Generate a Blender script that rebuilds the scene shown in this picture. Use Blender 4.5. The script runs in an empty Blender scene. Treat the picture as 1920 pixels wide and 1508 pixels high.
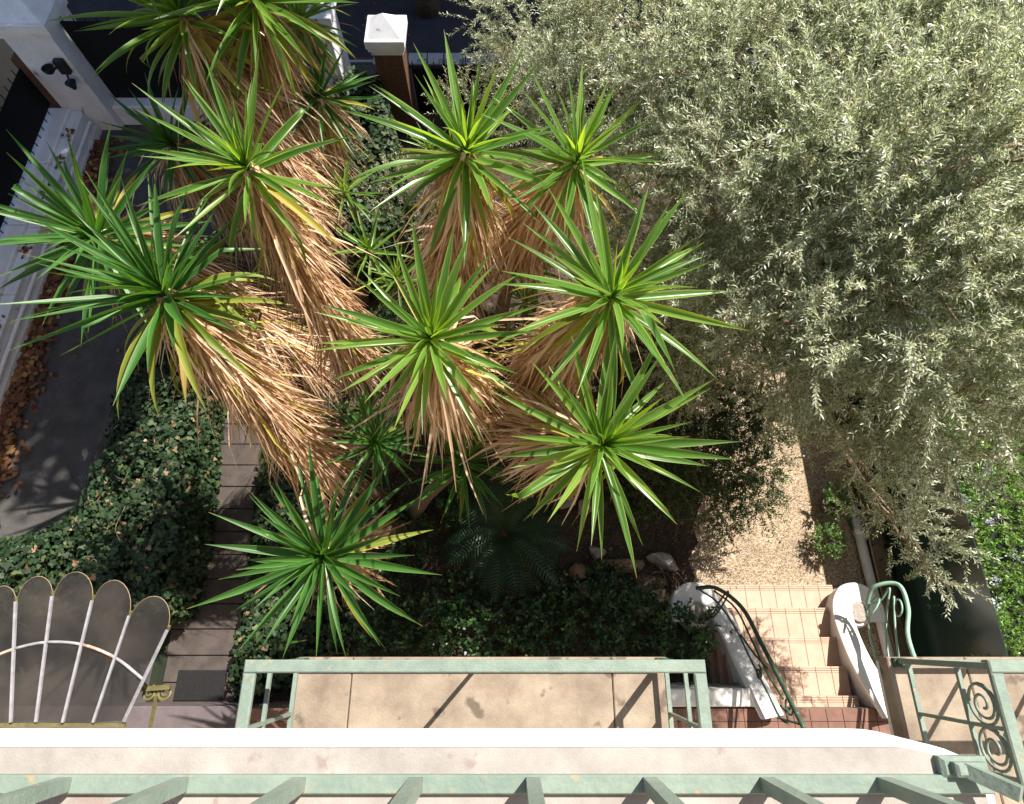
import bpy, math, random
import numpy as np
from mathutils import Vector, Matrix, Quaternion
random.seed(7); RNG = np.random.default_rng(11)
SC = bpy.context.scene; COL = SC.collection
PI = math.pi

# ------------------------------------------------------------------ camera
CAM_H = 9.0; FPX = 1100.0; TILT = math.radians(22)      # metres above garden, focal length (px of 1920), angle off straight down
cd = bpy.data.cameras.new('camera'); cam = bpy.data.objects.new('camera', cd); COL.objects.link(cam)
cd.sensor_width = 36; cd.lens = 36*FPX/1920; cd.clip_start = .05; cd.clip_end = 500
cam.location = (0, 0, CAM_H); cam.rotation_euler = (TILT, 0, 0); SC.camera = cam
SC.render.resolution_x = 1024; SC.render.resolution_y = 804

# ------------------------------------------------------------------ sky, sun, exposure
SUN_AZ = math.radians(42); SUN_EL = math.radians(51)     # azimuth measured from +Y towards +X
SUN = Vector((math.sin(SUN_AZ)*math.cos(SUN_EL), math.cos(SUN_AZ)*math.cos(SUN_EL), math.sin(SUN_EL)))
w = bpy.data.worlds.new('World'); SC.world = w; w.use_nodes = True
nt = w.node_tree; bg = nt.nodes['Background']
sk = nt.nodes.new('ShaderNodeTexSky'); sk.sky_type = 'NISHITA'; sk.sun_disc = False
sk.sun_elevation = SUN_EL; sk.sun_rotation = SUN_AZ
nt.links.new(sk.outputs[0], bg.inputs[0]); bg.inputs[1].default_value = .08
ld = bpy.data.lights.new('sun', 'SUN'); ld.energy = 5.0; ld.angle = math.radians(.5); ld.color = (1, .94, .84)
lo = bpy.data.objects.new('sun', ld); COL.objects.link(lo); lo.rotation_euler = SUN.to_track_quat('Z', 'Y').to_euler()
lo.location = (8, 8, 20)
SC.view_settings.view_transform = 'Standard'; SC.view_settings.look = 'None'
SC.view_settings.gamma = 1; SC.view_settings.exposure = 1.12
SC.render.engine = 'CYCLES'
SC.cycles.max_bounces = 6; SC.cycles.transparent_max_bounces = 8

def at(px, py, z):
    """survey helper: the point of the place at height z seen at a pixel of the 1920 px photograph"""
    u = (px-960)/FPX; v = (754-py)/FPX
    dy = math.sin(TILT)+v*math.cos(TILT); dz = v*math.sin(TILT)-math.cos(TILT)
    t = (z-CAM_H)/dz
    return Vector((u*t, dy*t, z))

# ------------------------------------------------------------------ materials
MATS = {}
def nodes(m):
    m.use_nodes = True
    return m.node_tree.nodes, m.node_tree.links, m.node_tree.nodes['Principled BSDF']
def mat(name, c1, c2=None, scale=6., rough=.8, bump=.0, bscale=60., spec=.3, metal=0., spots=None, sscale=14., sthr=.62, coords='Position'):
    m = bpy.data.materials.new(name); N, L, B = nodes(m)
    B.inputs['Roughness'].default_value = rough; B.inputs['Metallic'].default_value = metal
    B.inputs['Specular IOR Level'].default_value = spec
    if coords == 'Position': co = N.new('ShaderNodeNewGeometry').outputs['Position']
    else: co = N.new('ShaderNodeTexCoord').outputs['Object']
    c2 = c2 or tuple(x*.75 for x in c1)
    n1 = N.new('ShaderNodeTexNoise'); n1.inputs['Scale'].default_value = scale; n1.inputs['Detail'].default_value = 8; n1.inputs['Roughness'].default_value = .65
    L.new(co, n1.inputs['Vector'])
    r = N.new('ShaderNodeValToRGB'); r.color_ramp.elements[0].position = .34; r.color_ramp.elements[1].position = .66
    r.color_ramp.elements[0].color = (*c1, 1); r.color_ramp.elements[1].color = (*c2, 1)
    L.new(n1.outputs['Fac'], r.inputs['Fac']); out = r.outputs['Color']
    if spots:
        n2 = N.new('ShaderNodeTexNoise'); n2.inputs['Scale'].default_value = sscale; n2.inputs['Detail'].default_value = 5
        L.new(co, n2.inputs['Vector'])
        r2 = N.new('ShaderNodeValToRGB'); r2.color_ramp.elements[0].position = sthr; r2.color_ramp.elements[1].position = sthr+.06
        r2.color_ramp.elements[0].color = (0, 0, 0, 1); r2.color_ramp.elements[1].color = (1, 1, 1, 1)
        L.new(n2.outputs['Fac'], r2.inputs['Fac'])
        mx = N.new('ShaderNodeMix'); mx.data_type = 'RGBA'; L.new(r2.outputs['Color'], mx.inputs['Factor'])
        L.new(out, mx.inputs['A']); mx.inputs['B'].default_value = (*spots, 1); out = mx.outputs['Result']
    L.new(out, B.inputs['Base Color'])
    if bump:
        n3 = N.new('ShaderNodeTexNoise'); n3.inputs['Scale'].default_value = bscale; n3.inputs['Detail'].default_value = 6
        L.new(co, n3.inputs['Vector'])
        b = N.new('ShaderNodeBump'); b.inputs['Strength'].default_value = bump; b.inputs['Distance'].default_value = .02
        L.new(n3.outputs['Fac'], b.inputs['Height']); L.new(b.outputs['Normal'], B.inputs['Normal'])
    MATS[name] = m; return m
def leafmat(name, cols, trans=.35, tcol=None, rough=.45, spec=.4, edge=None, perobj=False):
    """leaf: colour picked by each leaf's own random value, light passes through"""
    m = bpy.data.materials.new(name); N, L, B = nodes(m)
    if perobj: rnd = N.new('ShaderNodeObjectInfo').outputs['Random']
    else:
        a = N.new('ShaderNodeAttribute'); a.attribute_name = 'rnd'; rnd = a.outputs['Fac']
    r = N.new('ShaderNodeValToRGB'); cr = r.color_ramp
    while len(cr.elements) < len(cols): cr.elements.new(.5)
    for i, (p, c) in enumerate(cols): cr.elements[i].position = p; cr.elements[i].color = (*c, 1)
    L.new(rnd, r.inputs['Fac']); out = r.outputs['Color']
    if edge:
        e = N.new('ShaderNodeAttribute'); e.attribute_name = 'edge'
        pw = N.new('ShaderNodeMath'); pw.operation = 'POWER'; L.new(e.outputs['Fac'], pw.inputs[0]); pw.inputs[1].default_value = 5.0
        mx = N.new('ShaderNodeMix'); mx.data_type = 'RGBA'; L.new(pw.outputs[0], mx.inputs['Factor']); L.new(out, mx.inputs['A'])
        mx.inputs['B'].default_value = (*edge, 1); out = mx.outputs['Result']
        tpn = N.new('ShaderNodeAttribute'); tpn.attribute_name = 'tip'; nz2 = N.new('ShaderNodeTexNoise'); nz2.inputs['Scale'].default_value = 9
        gpos = N.new('ShaderNodeNewGeometry'); L.new(gpos.outputs['Position'], nz2.inputs['Vector'])
        ad = N.new('ShaderNodeMath'); ad.operation = 'MULTIPLY_ADD'; L.new(nz2.outputs['Fac'], ad.inputs[0]); ad.inputs[1].default_value = .16; L.new(tpn.outputs['Fac'], ad.inputs[2])
        mr = N.new('ShaderNodeMapRange'); mr.inputs['From Min'].default_value = 1.03; mr.inputs['From Max'].default_value = 1.07; L.new(ad.outputs[0], mr.inputs['Value'])
        mt = N.new('ShaderNodeMix'); mt.data_type = 'RGBA'; L.new(mr.outputs[0], mt.inputs['Factor']); L.new(out, mt.inputs['A']); mt.inputs['B'].default_value = (.30,.19,.08,1); out = mt.outputs['Result']
        # faint lengthwise veins
        tc = N.new('ShaderNodeTexCoord'); mp = N.new('ShaderNodeMapping'); mp.inputs['Scale'].default_value = (.6, 60, 1)
        L.new(tc.outputs['Object'], mp.inputs['Vector']); nz = N.new('ShaderNodeTexNoise'); nz.inputs['Scale'].default_value = 3; L.new(mp.outputs[0], nz.inputs['Vector'])
        hs = N.new('ShaderNodeHueSaturation'); L.new(out, hs.inputs['Color'])
        ma = N.new('ShaderNodeMapRange'); ma.inputs['To Min'].default_value = .65; ma.inputs['To Max'].default_value = 1.35; L.new(nz.outputs['Fac'], ma.inputs['Value'])
        L.new(ma.outputs[0], hs.inputs['Value']); out = hs.outputs['Color']
    L.new(out, B.inputs['Base Color']); B.inputs['Roughness'].default_value = rough; B.inputs['Specular IOR Level'].default_value = spec
    t = N.new('ShaderNodeBsdfTranslucent')
    g = N.new('ShaderNodeMix'); g.data_type = 'RGBA'; g.blend_type = 'MULTIPLY'; g.inputs['Factor'].default_value = 1
    L.new(out, g.inputs['A']); g.inputs['B'].default_value = (*(tcol or (1.6, 1.5, .7)), 1); L.new(g.outputs['Result'], t.inputs['Color'])
    ms = N.new('ShaderNodeMixShader'); ms.inputs['Fac'].default_value = trans
    L.new(B.outputs[0], ms.inputs[1]); L.new(t.outputs[0], ms.inputs[2])
    L.new(ms.outputs[0], N['Material Output'].inputs['Surface'])
    MATS[name] = m; return m

mat('soil', (.032, .024, .018), (.07, .052, .037), 9, .95, .8, 40, spots=(.22, .14, .08), sscale=38, sthr=.6)
mat('asphalt', (.05, .047, .045), (.085, .08, .076), 3, .85, .4, 220, spots=(.2, .19, .18), sscale=120, sthr=.62)
mat('road_asphalt', (.035, .034, .045), (.05, .048, .058), 2, .85, .3, 200, spots=(.09, .085, .09), sscale=150, sthr=.66)
mat('pavement', (.06, .058, .062), (.085, .08, .08), 2, .85, .3, 120)
mat('white_paint', (.76, .75, .73), (.64, .63, .61), 2.5, .7, .15, 60, spots=(.42, .40, .38), sscale=9, sthr=.70)
mat('shade_white', (.78, .78, .79), (.64, .64, .66), 3, .7, .2, 60, spots=(.30, .29, .30), sscale=6, sthr=.68)
mat('edge_white', (.84, .84, .83), (.76, .75, .74), 4, .7, .1, 60)
mat('cream_wall', (.55, .47, .36), (.48, .4, .31), 2, .85, .3, 80)
mat('stone_floor', (.32, .262, .20), (.17, .13, .098), 2.6, .75, .25, 90, spots=(.12, .092, .07), sscale=5, sthr=.60)
mat('balcony_stone', (.345, .32, .295), (.25, .225, .207), 7.5, .8, .12, 200, spots=(.25, .20, .18), sscale=13, sthr=.64)
mat('green_paint', (.215, .265, .225), (.15, .20, .17), 11, .45, .15, 70, spots=(.30, .24, .15), sscale=23, sthr=.635)
mat('dark_green_iron', (.045, .085, .055), (.03, .06, .04), 14, .4, .1, 90, spots=(.16, .24, .18), sscale=22, sthr=.66)
mat('pale_green_iron', (.27, .43, .33), (.2, .34, .26), 12, .45, .1, 90, spots=(.12, .14, .1), sscale=22, sthr=.68)
mat('terracotta', (.46, .315, .235), (.40, .27, .195), 5, .7, .12, 120, coords='Position', spots=(.40, .22, .13), sscale=20, sthr=.70)
mat('terracotta_pink', (.44, .27, .20), (.37, .225, .165), 5, .7, .12, 120, spots=(.38, .2, .13), sscale=20, sthr=.70)
mat('terracotta_light', (.49, .35, .265), (.42, .29, .215), 5, .7, .12, 120, spots=(.44, .26, .16), sscale=20, sthr=.70)
mat('grout', (.38, .26, .18), (.3, .2, .14), 20, .95)
mat('red_tile', (.20, .105, .08), (.14, .075, .06), 8, .75, .1, 80)
mat('black_sheet', (.006, .007, .008), (.009, .0095, .011), 3, .6, 0, spec=.15)
mat('black_iron', (.012, .012, .014), (.02, .02, .022), 12, .45)
mat('green_sheet', (.012, .032, .024), (.014, .036, .027), .7, .18, .02, 6, spec=.5)
mat('footing', (.20, .15, .10), (.11, .08, .055), 7, .95, .6, 50, spots=(.05, .04, .03), sscale=12, sthr=.62)
mat('pipe_plastic', (.78, .75, .72), (.68, .65, .62), 8, .45)
mat('bamboo', (.42, .30, .19), (.3, .2, .12), 18, .7)
mat('brick', (.14, .065, .038), (.085, .04, .026), 14, .9, .4, 90)
mat('mortar', (.24, .17, .12), (.17, .12, .09), 30, .95, .4, 90)
mat('rock', (.38, .35, .32), (.24, .2, .17), 6, .9, .8, 30, spots=(.16, .11, .07), sscale=8, sthr=.6)
mat('rock_brown', (.30, .19, .12), (.17, .11, .07), 6, .9, .8, 30)
mat('granite', (.48, .48, .48), (.36, .36, .37), 20, .8, .2, 90)
mat('plank', (.085, .068, .06), (.05, .04, .036), 5, .8, .3, 60, spots=(.035, .03, .028), sscale=18, sthr=.66)
mat('bark', (.20, .13, .09), (.11, .07, .05), 9, .95, .9, 45)
mat('yucca_bark', (.22, .15, .10), (.12, .08, .055), 14, .95, .9, 38)
mat('twig', (.28, .21, .13), (.20, .14, .09), 14, .9)
mat('dry_wood', (.10, .065, .045), (.06, .04, .028), 14, .95)
mat('ochre_iron', (.15, .13, .05), (.09, .08, .035), 14, .5, .1, 90)
mat('pink_wall', (.13, .105, .11), (.09, .075, .08), 4, .8, .2, 80)
mat('rib_paint', (.34, .34, .37), (.24, .23, .25), 12, .6, .2, 80, spots=(.22, .13, .08), sscale=24, sthr=.68)
mat('rust_paint', (.52, .46, .42), (.3, .13, .05), 16, .7, .2, 80)
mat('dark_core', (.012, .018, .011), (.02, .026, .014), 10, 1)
mat('cycad_core', (.22, .10, .035), (.12, .05, .02), 30, .95, .8, 60)
mat('facade_far', (.45, .4, .34), (.4, .36, .3), 2, .9)
mat('far_window', (.03, .035, .04), (.04, .045, .05), 2, .2)
mat('pot_clay', (.10, .07, .06), (.07, .05, .045), 8, .8)
mat('rubber', (.01, .01, .011), (.016, .015, .016), 30, .9)

def gravel_mat():
    m = bpy.data.materials.new('gravel'); N, L, B = nodes(m); B.inputs['Roughness'].default_value = .85
    g = N.new('ShaderNodeNewGeometry')
    v = N.new('ShaderNodeTexVoronoi'); v.inputs['Scale'].default_value = 58; L.new(g.outputs['Position'], v.inputs['Vector'])
    s = N.new('ShaderNodeSeparateColor'); L.new(v.outputs['Color'], s.inputs[0])
    r = N.new('ShaderNodeValToRGB'); cr = r.color_ramp
    for p, c in ((.3, (.34, .24, .145)), (.6, (.40, .30, .20)), (.85, (.50, .41, .30))): e = cr.elements.new(p); e.color = (*c, 1)
    cr.elements[0].color = (.16, .10, .06, 1); cr.elements[-1].color = (.40, .34, .29, 1)
    L.new(s.outputs[0], r.inputs['Fac'])
    d = N.new('ShaderNodeMapRange'); d.inputs['From Min'].default_value = .45; d.inputs['From Max'].default_value = .8; d.inputs['To Min'].default_value = 1; d.inputs['To Max'].default_value = .45
    L.new(v.outputs['Distance'], d.inputs['Value'])
    n = N.new('ShaderNodeTexNoise'); n.inputs['Scale'].default_value = 2.2; n.inputs['Detail'].default_value = 6; L.new(g.outputs['Position'], n.inputs['Vector'])
    k = N.new('ShaderNodeMapRange'); k.inputs['From Min'].default_value = .3; k.inputs['From Max'].default_value = .7; k.inputs['To Min'].default_value = .78; k.inputs['To Max'].default_value = 1.08
    L.new(n.outputs['Fac'], k.inputs['Value'])
    mu = N.new('ShaderNodeMath'); mu.operation = 'MULTIPLY'; L.new(d.outputs[0], mu.inputs[0]); L.new(k.outputs[0], mu.inputs[1])
    hs = N.new('ShaderNodeHueSaturation'); L.new(r.outputs['Color'], hs.inputs['Color']); L.new(mu.outputs[0], hs.inputs['Value'])
    L.new(hs.outputs['Color'], B.inputs['Base Color'])
    b = N.new('ShaderNodeBump'); b.inputs['Strength'].default_value = .7; b.inputs['Distance'].default_value = .01; b.invert = True
    L.new(v.outputs['Distance'], b.inputs['Height']); L.new(b.outputs['Normal'], B.inputs['Normal'])
    MATS['gravel'] = m
gravel_mat()
def glass_mat():
    m = bpy.data.materials.new('canopy_glass'); N, L, B = nodes(m)
    B.inputs['Base Color'].default_value = (.09, .085, .09, 1); B.inputs['Roughness'].default_value = .16; B.inputs['Alpha'].default_value = .62
    B.inputs['Specular IOR Level'].default_value = .5
    g = N.new('ShaderNodeNewGeometry'); n = N.new('ShaderNodeTexNoise'); n.inputs['Scale'].default_value = 16; n.inputs['Detail'].default_value = 4
    L.new(g.outputs['Position'], n.inputs['Vector']); b = N.new('ShaderNodeBump'); b.inputs['Strength'].default_value = .25; b.inputs['Distance'].default_value = .02
    L.new(n.outputs['Fac'], b.inputs['Height']); L.new(b.outputs['Normal'], B.inputs['Normal'])
    n2 = N.new('ShaderNodeTexNoise'); n2.inputs['Scale'].default_value = 2.5; n2.inputs['Detail'].default_value = 8; L.new(g.outputs['Position'], n2.inputs['Vector'])
    r = N.new('ShaderNodeValToRGB'); r.color_ramp.elements[0].position = .35; r.color_ramp.elements[1].position = .75
    r.color_ramp.elements[0].color = (.018, .018, .02, 1); r.color_ramp.elements[1].color = (.07, .06, .055, 1)
    L.new(n2.outputs['Fac'], r.inputs['Fac']); L.new(r.outputs['Color'], B.inputs['Base Color'])
    MATS['canopy_glass'] = m
glass_mat()
leafmat('yucca_leaf', [(0, (.055, .15, .022)), (.4, (.085, .21, .03)), (.8, (.13, .27, .042)), (1, (.19, .32, .055))], .47, (2.3, 1.9, .5), .30, .55, edge=(.42, .50, .16), perobj=True)
leafmat('yucca_leaf_old', [(0, (.10, .17, .02)), (.45, (.22, .25, .03)), (.75, (.36, .31, .04)), (1, (.46, .31, .14))], .35, (1.4, 1.3, .7), .45, .3, edge=(.45, .36, .1), perobj=True)
leafmat('yucca_leaf_shaded', [(0, (.028, .10, .02)), (1, (.055, .165, .03))], .36, (2.0, 1.9, .5), .38, .35, edge=(.20, .30, .08), perobj=True)  # darker copy of yucca_leaf for shaded crowns, the shade put into its colour
leafmat('dead_leaf', [(0, (.28, .15, .075)), (.22, (.52, .33, .19)), (.55, (.72, .52, .35)), (.93, (.90, .73, .55)), (.95, (.42, .40, .07)), (1, (.5, .45, .09))], .32, (1.15, 1.0, .8), .7, .15)
leafmat('olive_leaf', [(0, (.16, .20, .13)), (.3, (.31, .36, .235)), (.6, (.46, .51, .36)), (.84, (.64, .67, .54)), (1, (.82, .82, .74))], .42, (1.25, 1.25, .8), .36, .55)
leafmat('grey_leaf', [(0, (.17, .20, .11)), (.5, (.32, .35, .21)), (1, (.52, .53, .38))], .25, (1.4, 1.4, .8), .5, .4)
leafmat('ivy_leaf', [(0, (.012, .026, .012)), (.45, (.022, .045, .018)), (.78, (.04, .075, .03)), (.90, (.07, .10, .04)), (.965, (.09, .11, .045)), (.975, (.19, .10, .05)), (1, (.34, .22, .13))], .15, (1.4, 1.5, .6), .5, .22)
leafmat('shrub_leaf', [(0, (.018, .045, .018)), (.5, (.03, .075, .026)), (.9, (.055, .12, .035)), (1, (.11, .19, .05))], .25, (1.6, 1.6, .6), .35, .5)
leafmat('lentisk_leaf', [(0, (.022, .045, .014)), (.6, (.04, .08, .022)), (1, (.09, .12, .035))], .3, (1.6, 1.6, .6), .4, .4)
leafmat('hedge_leaf', [(0, (.07, .17, .03)), (.5, (.13, .28, .05)), (1, (.24, .40, .09))], .35, (1.7, 1.6, .6), .4, .4)
leafmat('box_leaf', [(0, (.05, .12, .03)), (.6, (.10, .20, .05)), (1, (.18, .28, .09))], .3, (1.6, 1.5, .6), .4, .4)
leafmat('flower', [(0, (.55, .58, .75)), (1, (.75, .74, .82))], .3, (1, 1, 1), .7, .2)
leafmat('litter_leaf', [(0, (.08, .035, .02)), (.5, (.16, .07, .035)), (.85, (.24, .11, .05)), (1, (.36, .22, .08))], .1, (1, .9, .7), .8, .2)
leafmat('soil_leaf', [(0, (.05, .03, .018)), (.6, (.11, .065, .035)), (1, (.26, .17, .09))], .1, (1, .9, .7), .9, .1)
leafmat('cycad_leaf', [(0, (.014, .042, .014)), (1, (.028, .068, .022))], .15, (1.5, 1.6, .6), .33, .35, perobj=True)

# ------------------------------------------------------------------ object helpers
def link(name, me, parent=None, kind=None):
    o = bpy.data.objects.new(name, me); COL.objects.link(o)
    if parent is not None: o.parent = parent
    if kind: o['kind'] = kind
    return o
def tag(o, label, cat, group=None):
    o['label'] = label; o['category'] = cat
    if group: o['group'] = group
    return o
def thing(name, label, cat, loc=(0, 0, 0), group=None):
    o = link(name, None); o.location = loc; o.empty_display_size = .1
    return tag(o, label, cat, group)
class MB:
    """collects shapes in world coordinates; build() makes one mesh, origin at the parent's"""
    def __init__(s): s.v = []; s.f = []
    def add(s, v, f):
        n = len(s.v); s.v += [tuple(p) for p in v]; s.f += [tuple(i+n for i in q) for q in f]; return s
    def box(s, a, b, bev=.0):
        (x0, y0, z0), (x1, y1, z1) = a, b
        if bev <= 0:
            return s.add([(x0,y0,z0),(x1,y0,z0),(x1,y1,z0),(x0,y1,z0),(x0,y0,z1),(x1,y0,z1),(x1,y1,z1),(x0,y1,z1)],
                         [(0,3,2,1),(4,5,6,7),(0,1,5,4),(1,2,6,5),(2,3,7,6),(3,0,4,7)])
        e = bev
        lo = [(x0,y0,z0),(x1,y0,z0),(x1,y1,z0),(x0,y1,z0)]
        mi = [(x0,y0,z1-e),(x1,y0,z1-e),(x1,y1,z1-e),(x0,y1,z1-e)]
        hi = [(x0+e,y0+e,z1),(x1-e,y0+e,z1),(x1-e,y1-e,z1),(x0+e,y1-e,z1)]
        F = [(3,2,1,0),(8,9,10,11)]
        for k in range(4):
            j = (k+1) % 4; F += [(k,j,4+j,4+k),(4+k,4+j,8+j,8+k)]
        return s.add(lo+mi+hi, F)
    def prism(s, poly, z0, z1):
        n = len(poly); v = [(x, y, z0) for x, y in poly]+[(x, y, z1) for x, y in poly]
        f = [tuple(range(n-1, -1, -1)), tuple(range(n, 2*n))]+[(i, (i+1) % n, n+(i+1) % n, n+i) for i in range(n)]
        return s.add(v, f)
    def tube(s, pts, r, n=8, flat=None):
        pts = [Vector(p) for p in pts]; m = len(pts)
        rr = r if isinstance(r, (list, tuple)) else [r]*m
        v = []; prev = None
        for i, p in enumerate(pts):
            t = (pts[min(i+1, m-1)]-pts[max(i-1, 0)]).normalized()
            ref = Vector((0, 0, 1)) if abs(t.z) < .95 else Vector((0, 1, 0))
            a = t.cross(ref).normalized() if prev is None else (prev-t*prev.dot(t)).normalized()
            prev = a; b = t.cross(a)
            for k in range(n):
                th = 2*PI*k/n+PI/n
                v.append(p+a*math.cos(th)*rr[i]*(flat or 1)+b*math.sin(th)*rr[i])
        f = [tuple(range(n-1, -1, -1)), tuple(range((m-1)*n, m*n))]
        for i in range(m-1):
            for k in range(n): f.append((i*n+k, i*n+(k+1) % n, (i+1)*n+(k+1) % n, (i+1)*n+k))
        return s.add(v, f)
    def bar(s, a, b, wx, wy=None):      # square bar between two points
        a = Vector(a); b = Vector(b); t = (b-a).normalized(); wy = wy or wx
        ref = Vector((0, 1, 0)) if abs(t.y) < .9 else Vector((1, 0, 0))
        u = (ref-t*ref.dot(t)).normalized(); q = t.cross(u)
        v = [p+u*i*wy/2+q*j*wx/2 for p in (a, b) for i, j in ((-1,-1),(1,-1),(1,1),(-1,1))]
        return s.add(v, [(0,1,2,3),(7,6,5,4),(0,4,5,1),(1,5,6,2),(2,6,7,3),(3,7,4,0)])
    def lathe(s, prof, c, n=24):
        v = []; f = []
        for r, z in prof:
            for k in range(n): v.append((c[0]+r*math.cos(2*PI*k/n), c[1]+r*math.sin(2*PI*k/n), c[2]+z))
        for i in range(len(prof)-1):
            for k in range(n): f.append((i*n+k, i*n+(k+1) % n, (i+1)*n+(k+1) % n, (i+1)*n+k))
        f.append(tuple(range(n-1, -1, -1))); f.append(tuple(range((len(prof)-1)*n, len(prof)*n)))
        return s.add(v, f)
    def build(s, name, m, parent=None, kind=None, smooth=False):
        me = bpy.data.meshes.new(name)
        o0 = parent_world(parent)
        me.from_pydata([(p[0]-o0[0], p[1]-o0[1], p[2]-o0[2]) for p in s.v], [], s.f)
        me.materials.append(MATS[m]); me.update()
        if smooth: me.polygons.foreach_set('use_smooth', [True]*len(me.polygons))
        return link(name, me, parent, kind)
def parent_world(p):
    l = Vector((0, 0, 0))
    while p is not None: l += p.location; p = p.parent
    return l
def curve(pts, n=8):
    """Catmull-Rom through points"""
    P = [Vector(p) for p in pts]; P = [P[0]*2-P[1]]+P+[P[-1]*2-P[-2]]; out = []
    for i in range(1, len(P)-2):
        for k in range(n):
            t = k/n; a, b, c, d = P[i-1], P[i], P[i+1], P[i+2]
            out.append(.5*((2*b)+(c-a)*t+(2*a-5*b+4*c-d)*t*t+(3*b-a-3*c+d)*t**3))
    return out+[P[-2]]
def struct(name, mb, m, **k): return mb.build(name, m, None, 'structure', **k)

TPL = {'lance': [(0,0,0),(.35,.5,.04),(.7,.38,.02),(1,0,-.04),(.7,-.38,.02),(.35,-.5,.04)],
       'rhomb': [(0,0,0),(.5,.5,.06),(1,0,-.05),(.5,-.5,.06)],
       'oval': [(0,0,0),(.25,.40,.06),(.6,.46,.05),(1,0,-.06),(.6,-.46,.05),(.25,-.40,.06)],
       'ivy': [(0,0,0),(-.1,.38,.03),(.35,.55,.02),(.5,.26,.0),(1,0,-.1),(.5,-.26,.0),(.35,-.55,.02),(-.1,-.38,.03)]}
def leaves(name, P, D, L, W, m, shape='rhomb', parent=None, kind=None, roll=1.0, up=None, rnd=None):
    """one mesh of many leaf polygons: base points P, directions D (world)"""
    P = np.asarray(P, float); D = np.asarray(D, float); n = len(P)
    D = D/np.linalg.norm(D, axis=1, keepdims=True)
    U = np.tile((0., 0., 1.), (n, 1)) if up is None else np.asarray(up, float)
    U = U+RNG.normal(0, roll*.6, (n, 3))
    S = np.cross(D, U); S /= np.linalg.norm(S, axis=1, keepdims=True)+1e-9
    Nn = np.cross(S, D)
    L = np.broadcast_to(L, n)*RNG.uniform(.7, 1.2, n); W = np.broadcast_to(W, n)*RNG.uniform(.75, 1.2, n)
    T = np.array(TPL[shape]); k = len(T)
    V = P[:, None, :]+D[:, None, :]*(T[None, :, 0:1]*L[:, None, None])+S[:, None, :]*(T[None, :, 1:2]*W[:, None, None])+Nn[:, None, :]*(T[None, :, 2:3]*L[:, None, None])
    V = V.reshape(-1, 3)-np.array(parent_world(parent))
    me = bpy.data.meshes.new(name)
    me.vertices.add(n*k); me.vertices.foreach_set('co', V.ravel().astype(np.float32))
    me.loops.add(n*k); me.loops.foreach_set('vertex_index', np.arange(n*k, dtype=np.int32))
    me.polygons.add(n); me.polygons.foreach_set('loop_start', np.arange(0, n*k, k, dtype=np.int32)); me.polygons.foreach_set('loop_total', np.full(n, k, dtype=np.int32))
    r = RNG.random(n) if rnd is None else rnd
    a = me.attributes.new('rnd', 'FLOAT', 'FACE'); a.data.foreach_set('value', r.astype(np.float32))
    me.materials.append(MATS[m]); me.update(); me.validate()
    return link(name, me, parent, kind)
def sphere_dirs(n, zmin=-1.):
    z = RNG.uniform(zmin, 1, n); a = RNG.uniform(0, 2*PI, n); q = np.sqrt(1-z*z)
    return np.stack([q*np.cos(a), q*np.sin(a), z], 1)

# ================================================================== SETTING
struct('ground', MB().add([(-60,-40,0),(60,-40,0),(60,60,0),(-60,60,0)], [(0,1,2,3)]), 'soil')
struct('driveway', MB().add([(x,y,.008) for x,y in ((-8.32,-3),(-5.0,-3),(-5.0,1.0),(-5.6,2.4),(-5.5,9.7),(-8.32,9.7))], [(0,1,2,3,4,5)]), 'asphalt')
struct('pavement', MB().box((-40,10.05,-.1),(40,11.65,.03)), 'pavement')
struct('road', MB().add([(-40,11.6,.006),(40,11.6,.006),(40,18,.006),(-40,18,.006)], [(0,1,2,3)]), 'road_asphalt')
gp = struct('gravel_path', MB().add([(x,y,.012) for x,y in ((2.60,.60),(2.70,.85),(2.62,1.1),(2.80,1.35),(2.75,1.6),(2.95,2.0),(2.88,2.5),(3.0,3.2),(3.2,5.4),(5.3,5.4),(5.28,-1.2),(4.3,-1.2),(4.3,.6))], [tuple(range(12,-1,-1))]), 'gravel')
kb = struct('kerb', MB().box((-40,11.5,-.1),(40,11.56,.05)), 'granite')
x = -3.0
while x < 4:
    l = random.uniform(.34,.44); MB().box((x+.012,11.42,.03),(x+l,11.75,.075),.012).build('kerb_stone','granite',kb); x += l+.012

# plank walk
pw = struct('plank_walk', MB().box((-5.02,-1.3,-.02),(-3.7,4.1,.015)), 'dark_core')
y = -1.25
pl_t = at(440,745,.04)
k = 0
while y < 3.95:
    d = .345; xc = -4.33-.06*(y+.5)
    wv = .50
    MB().box((xc-wv,y+.006,.0),(xc+wv,y+d-.006,.045+random.uniform(-.006,.006)),.008).build('plank','plank',pw); y += d

# ------------------------------------------------------------------ house body (behind and above the camera's balcony)
hs = thing('house', 'cream rendered house front behind the balconies', 'house', (0,-1.5,0))
MB().box((-9,-6,0),(9,-1.45,10.6)).build('wall','cream_wall',hs)
MB().box((-9.2,-6.2,10.6),(9.2,-.95,10.8)).build('eaves','white_paint',hs)
tr = struct('terrace', MB().box((-3.2,-1.46,0),(6.4,-.78,1.0)).box((4.46,-.9,0),(5.1,-.5,1.0)), 'mortar')
for j in range(5):
    for i in range(48):
        x0 = -3.2+i*.2
        if x0 > 6.2: break
        y1 = -.785-j*.14
        if y1-.13 < -1.45: break
        MB().box((x0+.004,y1-.132,1.0),(x0+.196,y1,1.012)).build('floor_tile','red_tile',tr)
tk = thing('terrace_kerb_wall', 'low white painted kerb at terrace edge beside the left stair wall', 'wall', (2.2,-.7,0))
MB().box((1.2,-.76,0),(2.98,-.56,1.06),.015).build('wall','white_paint',tk)

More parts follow.
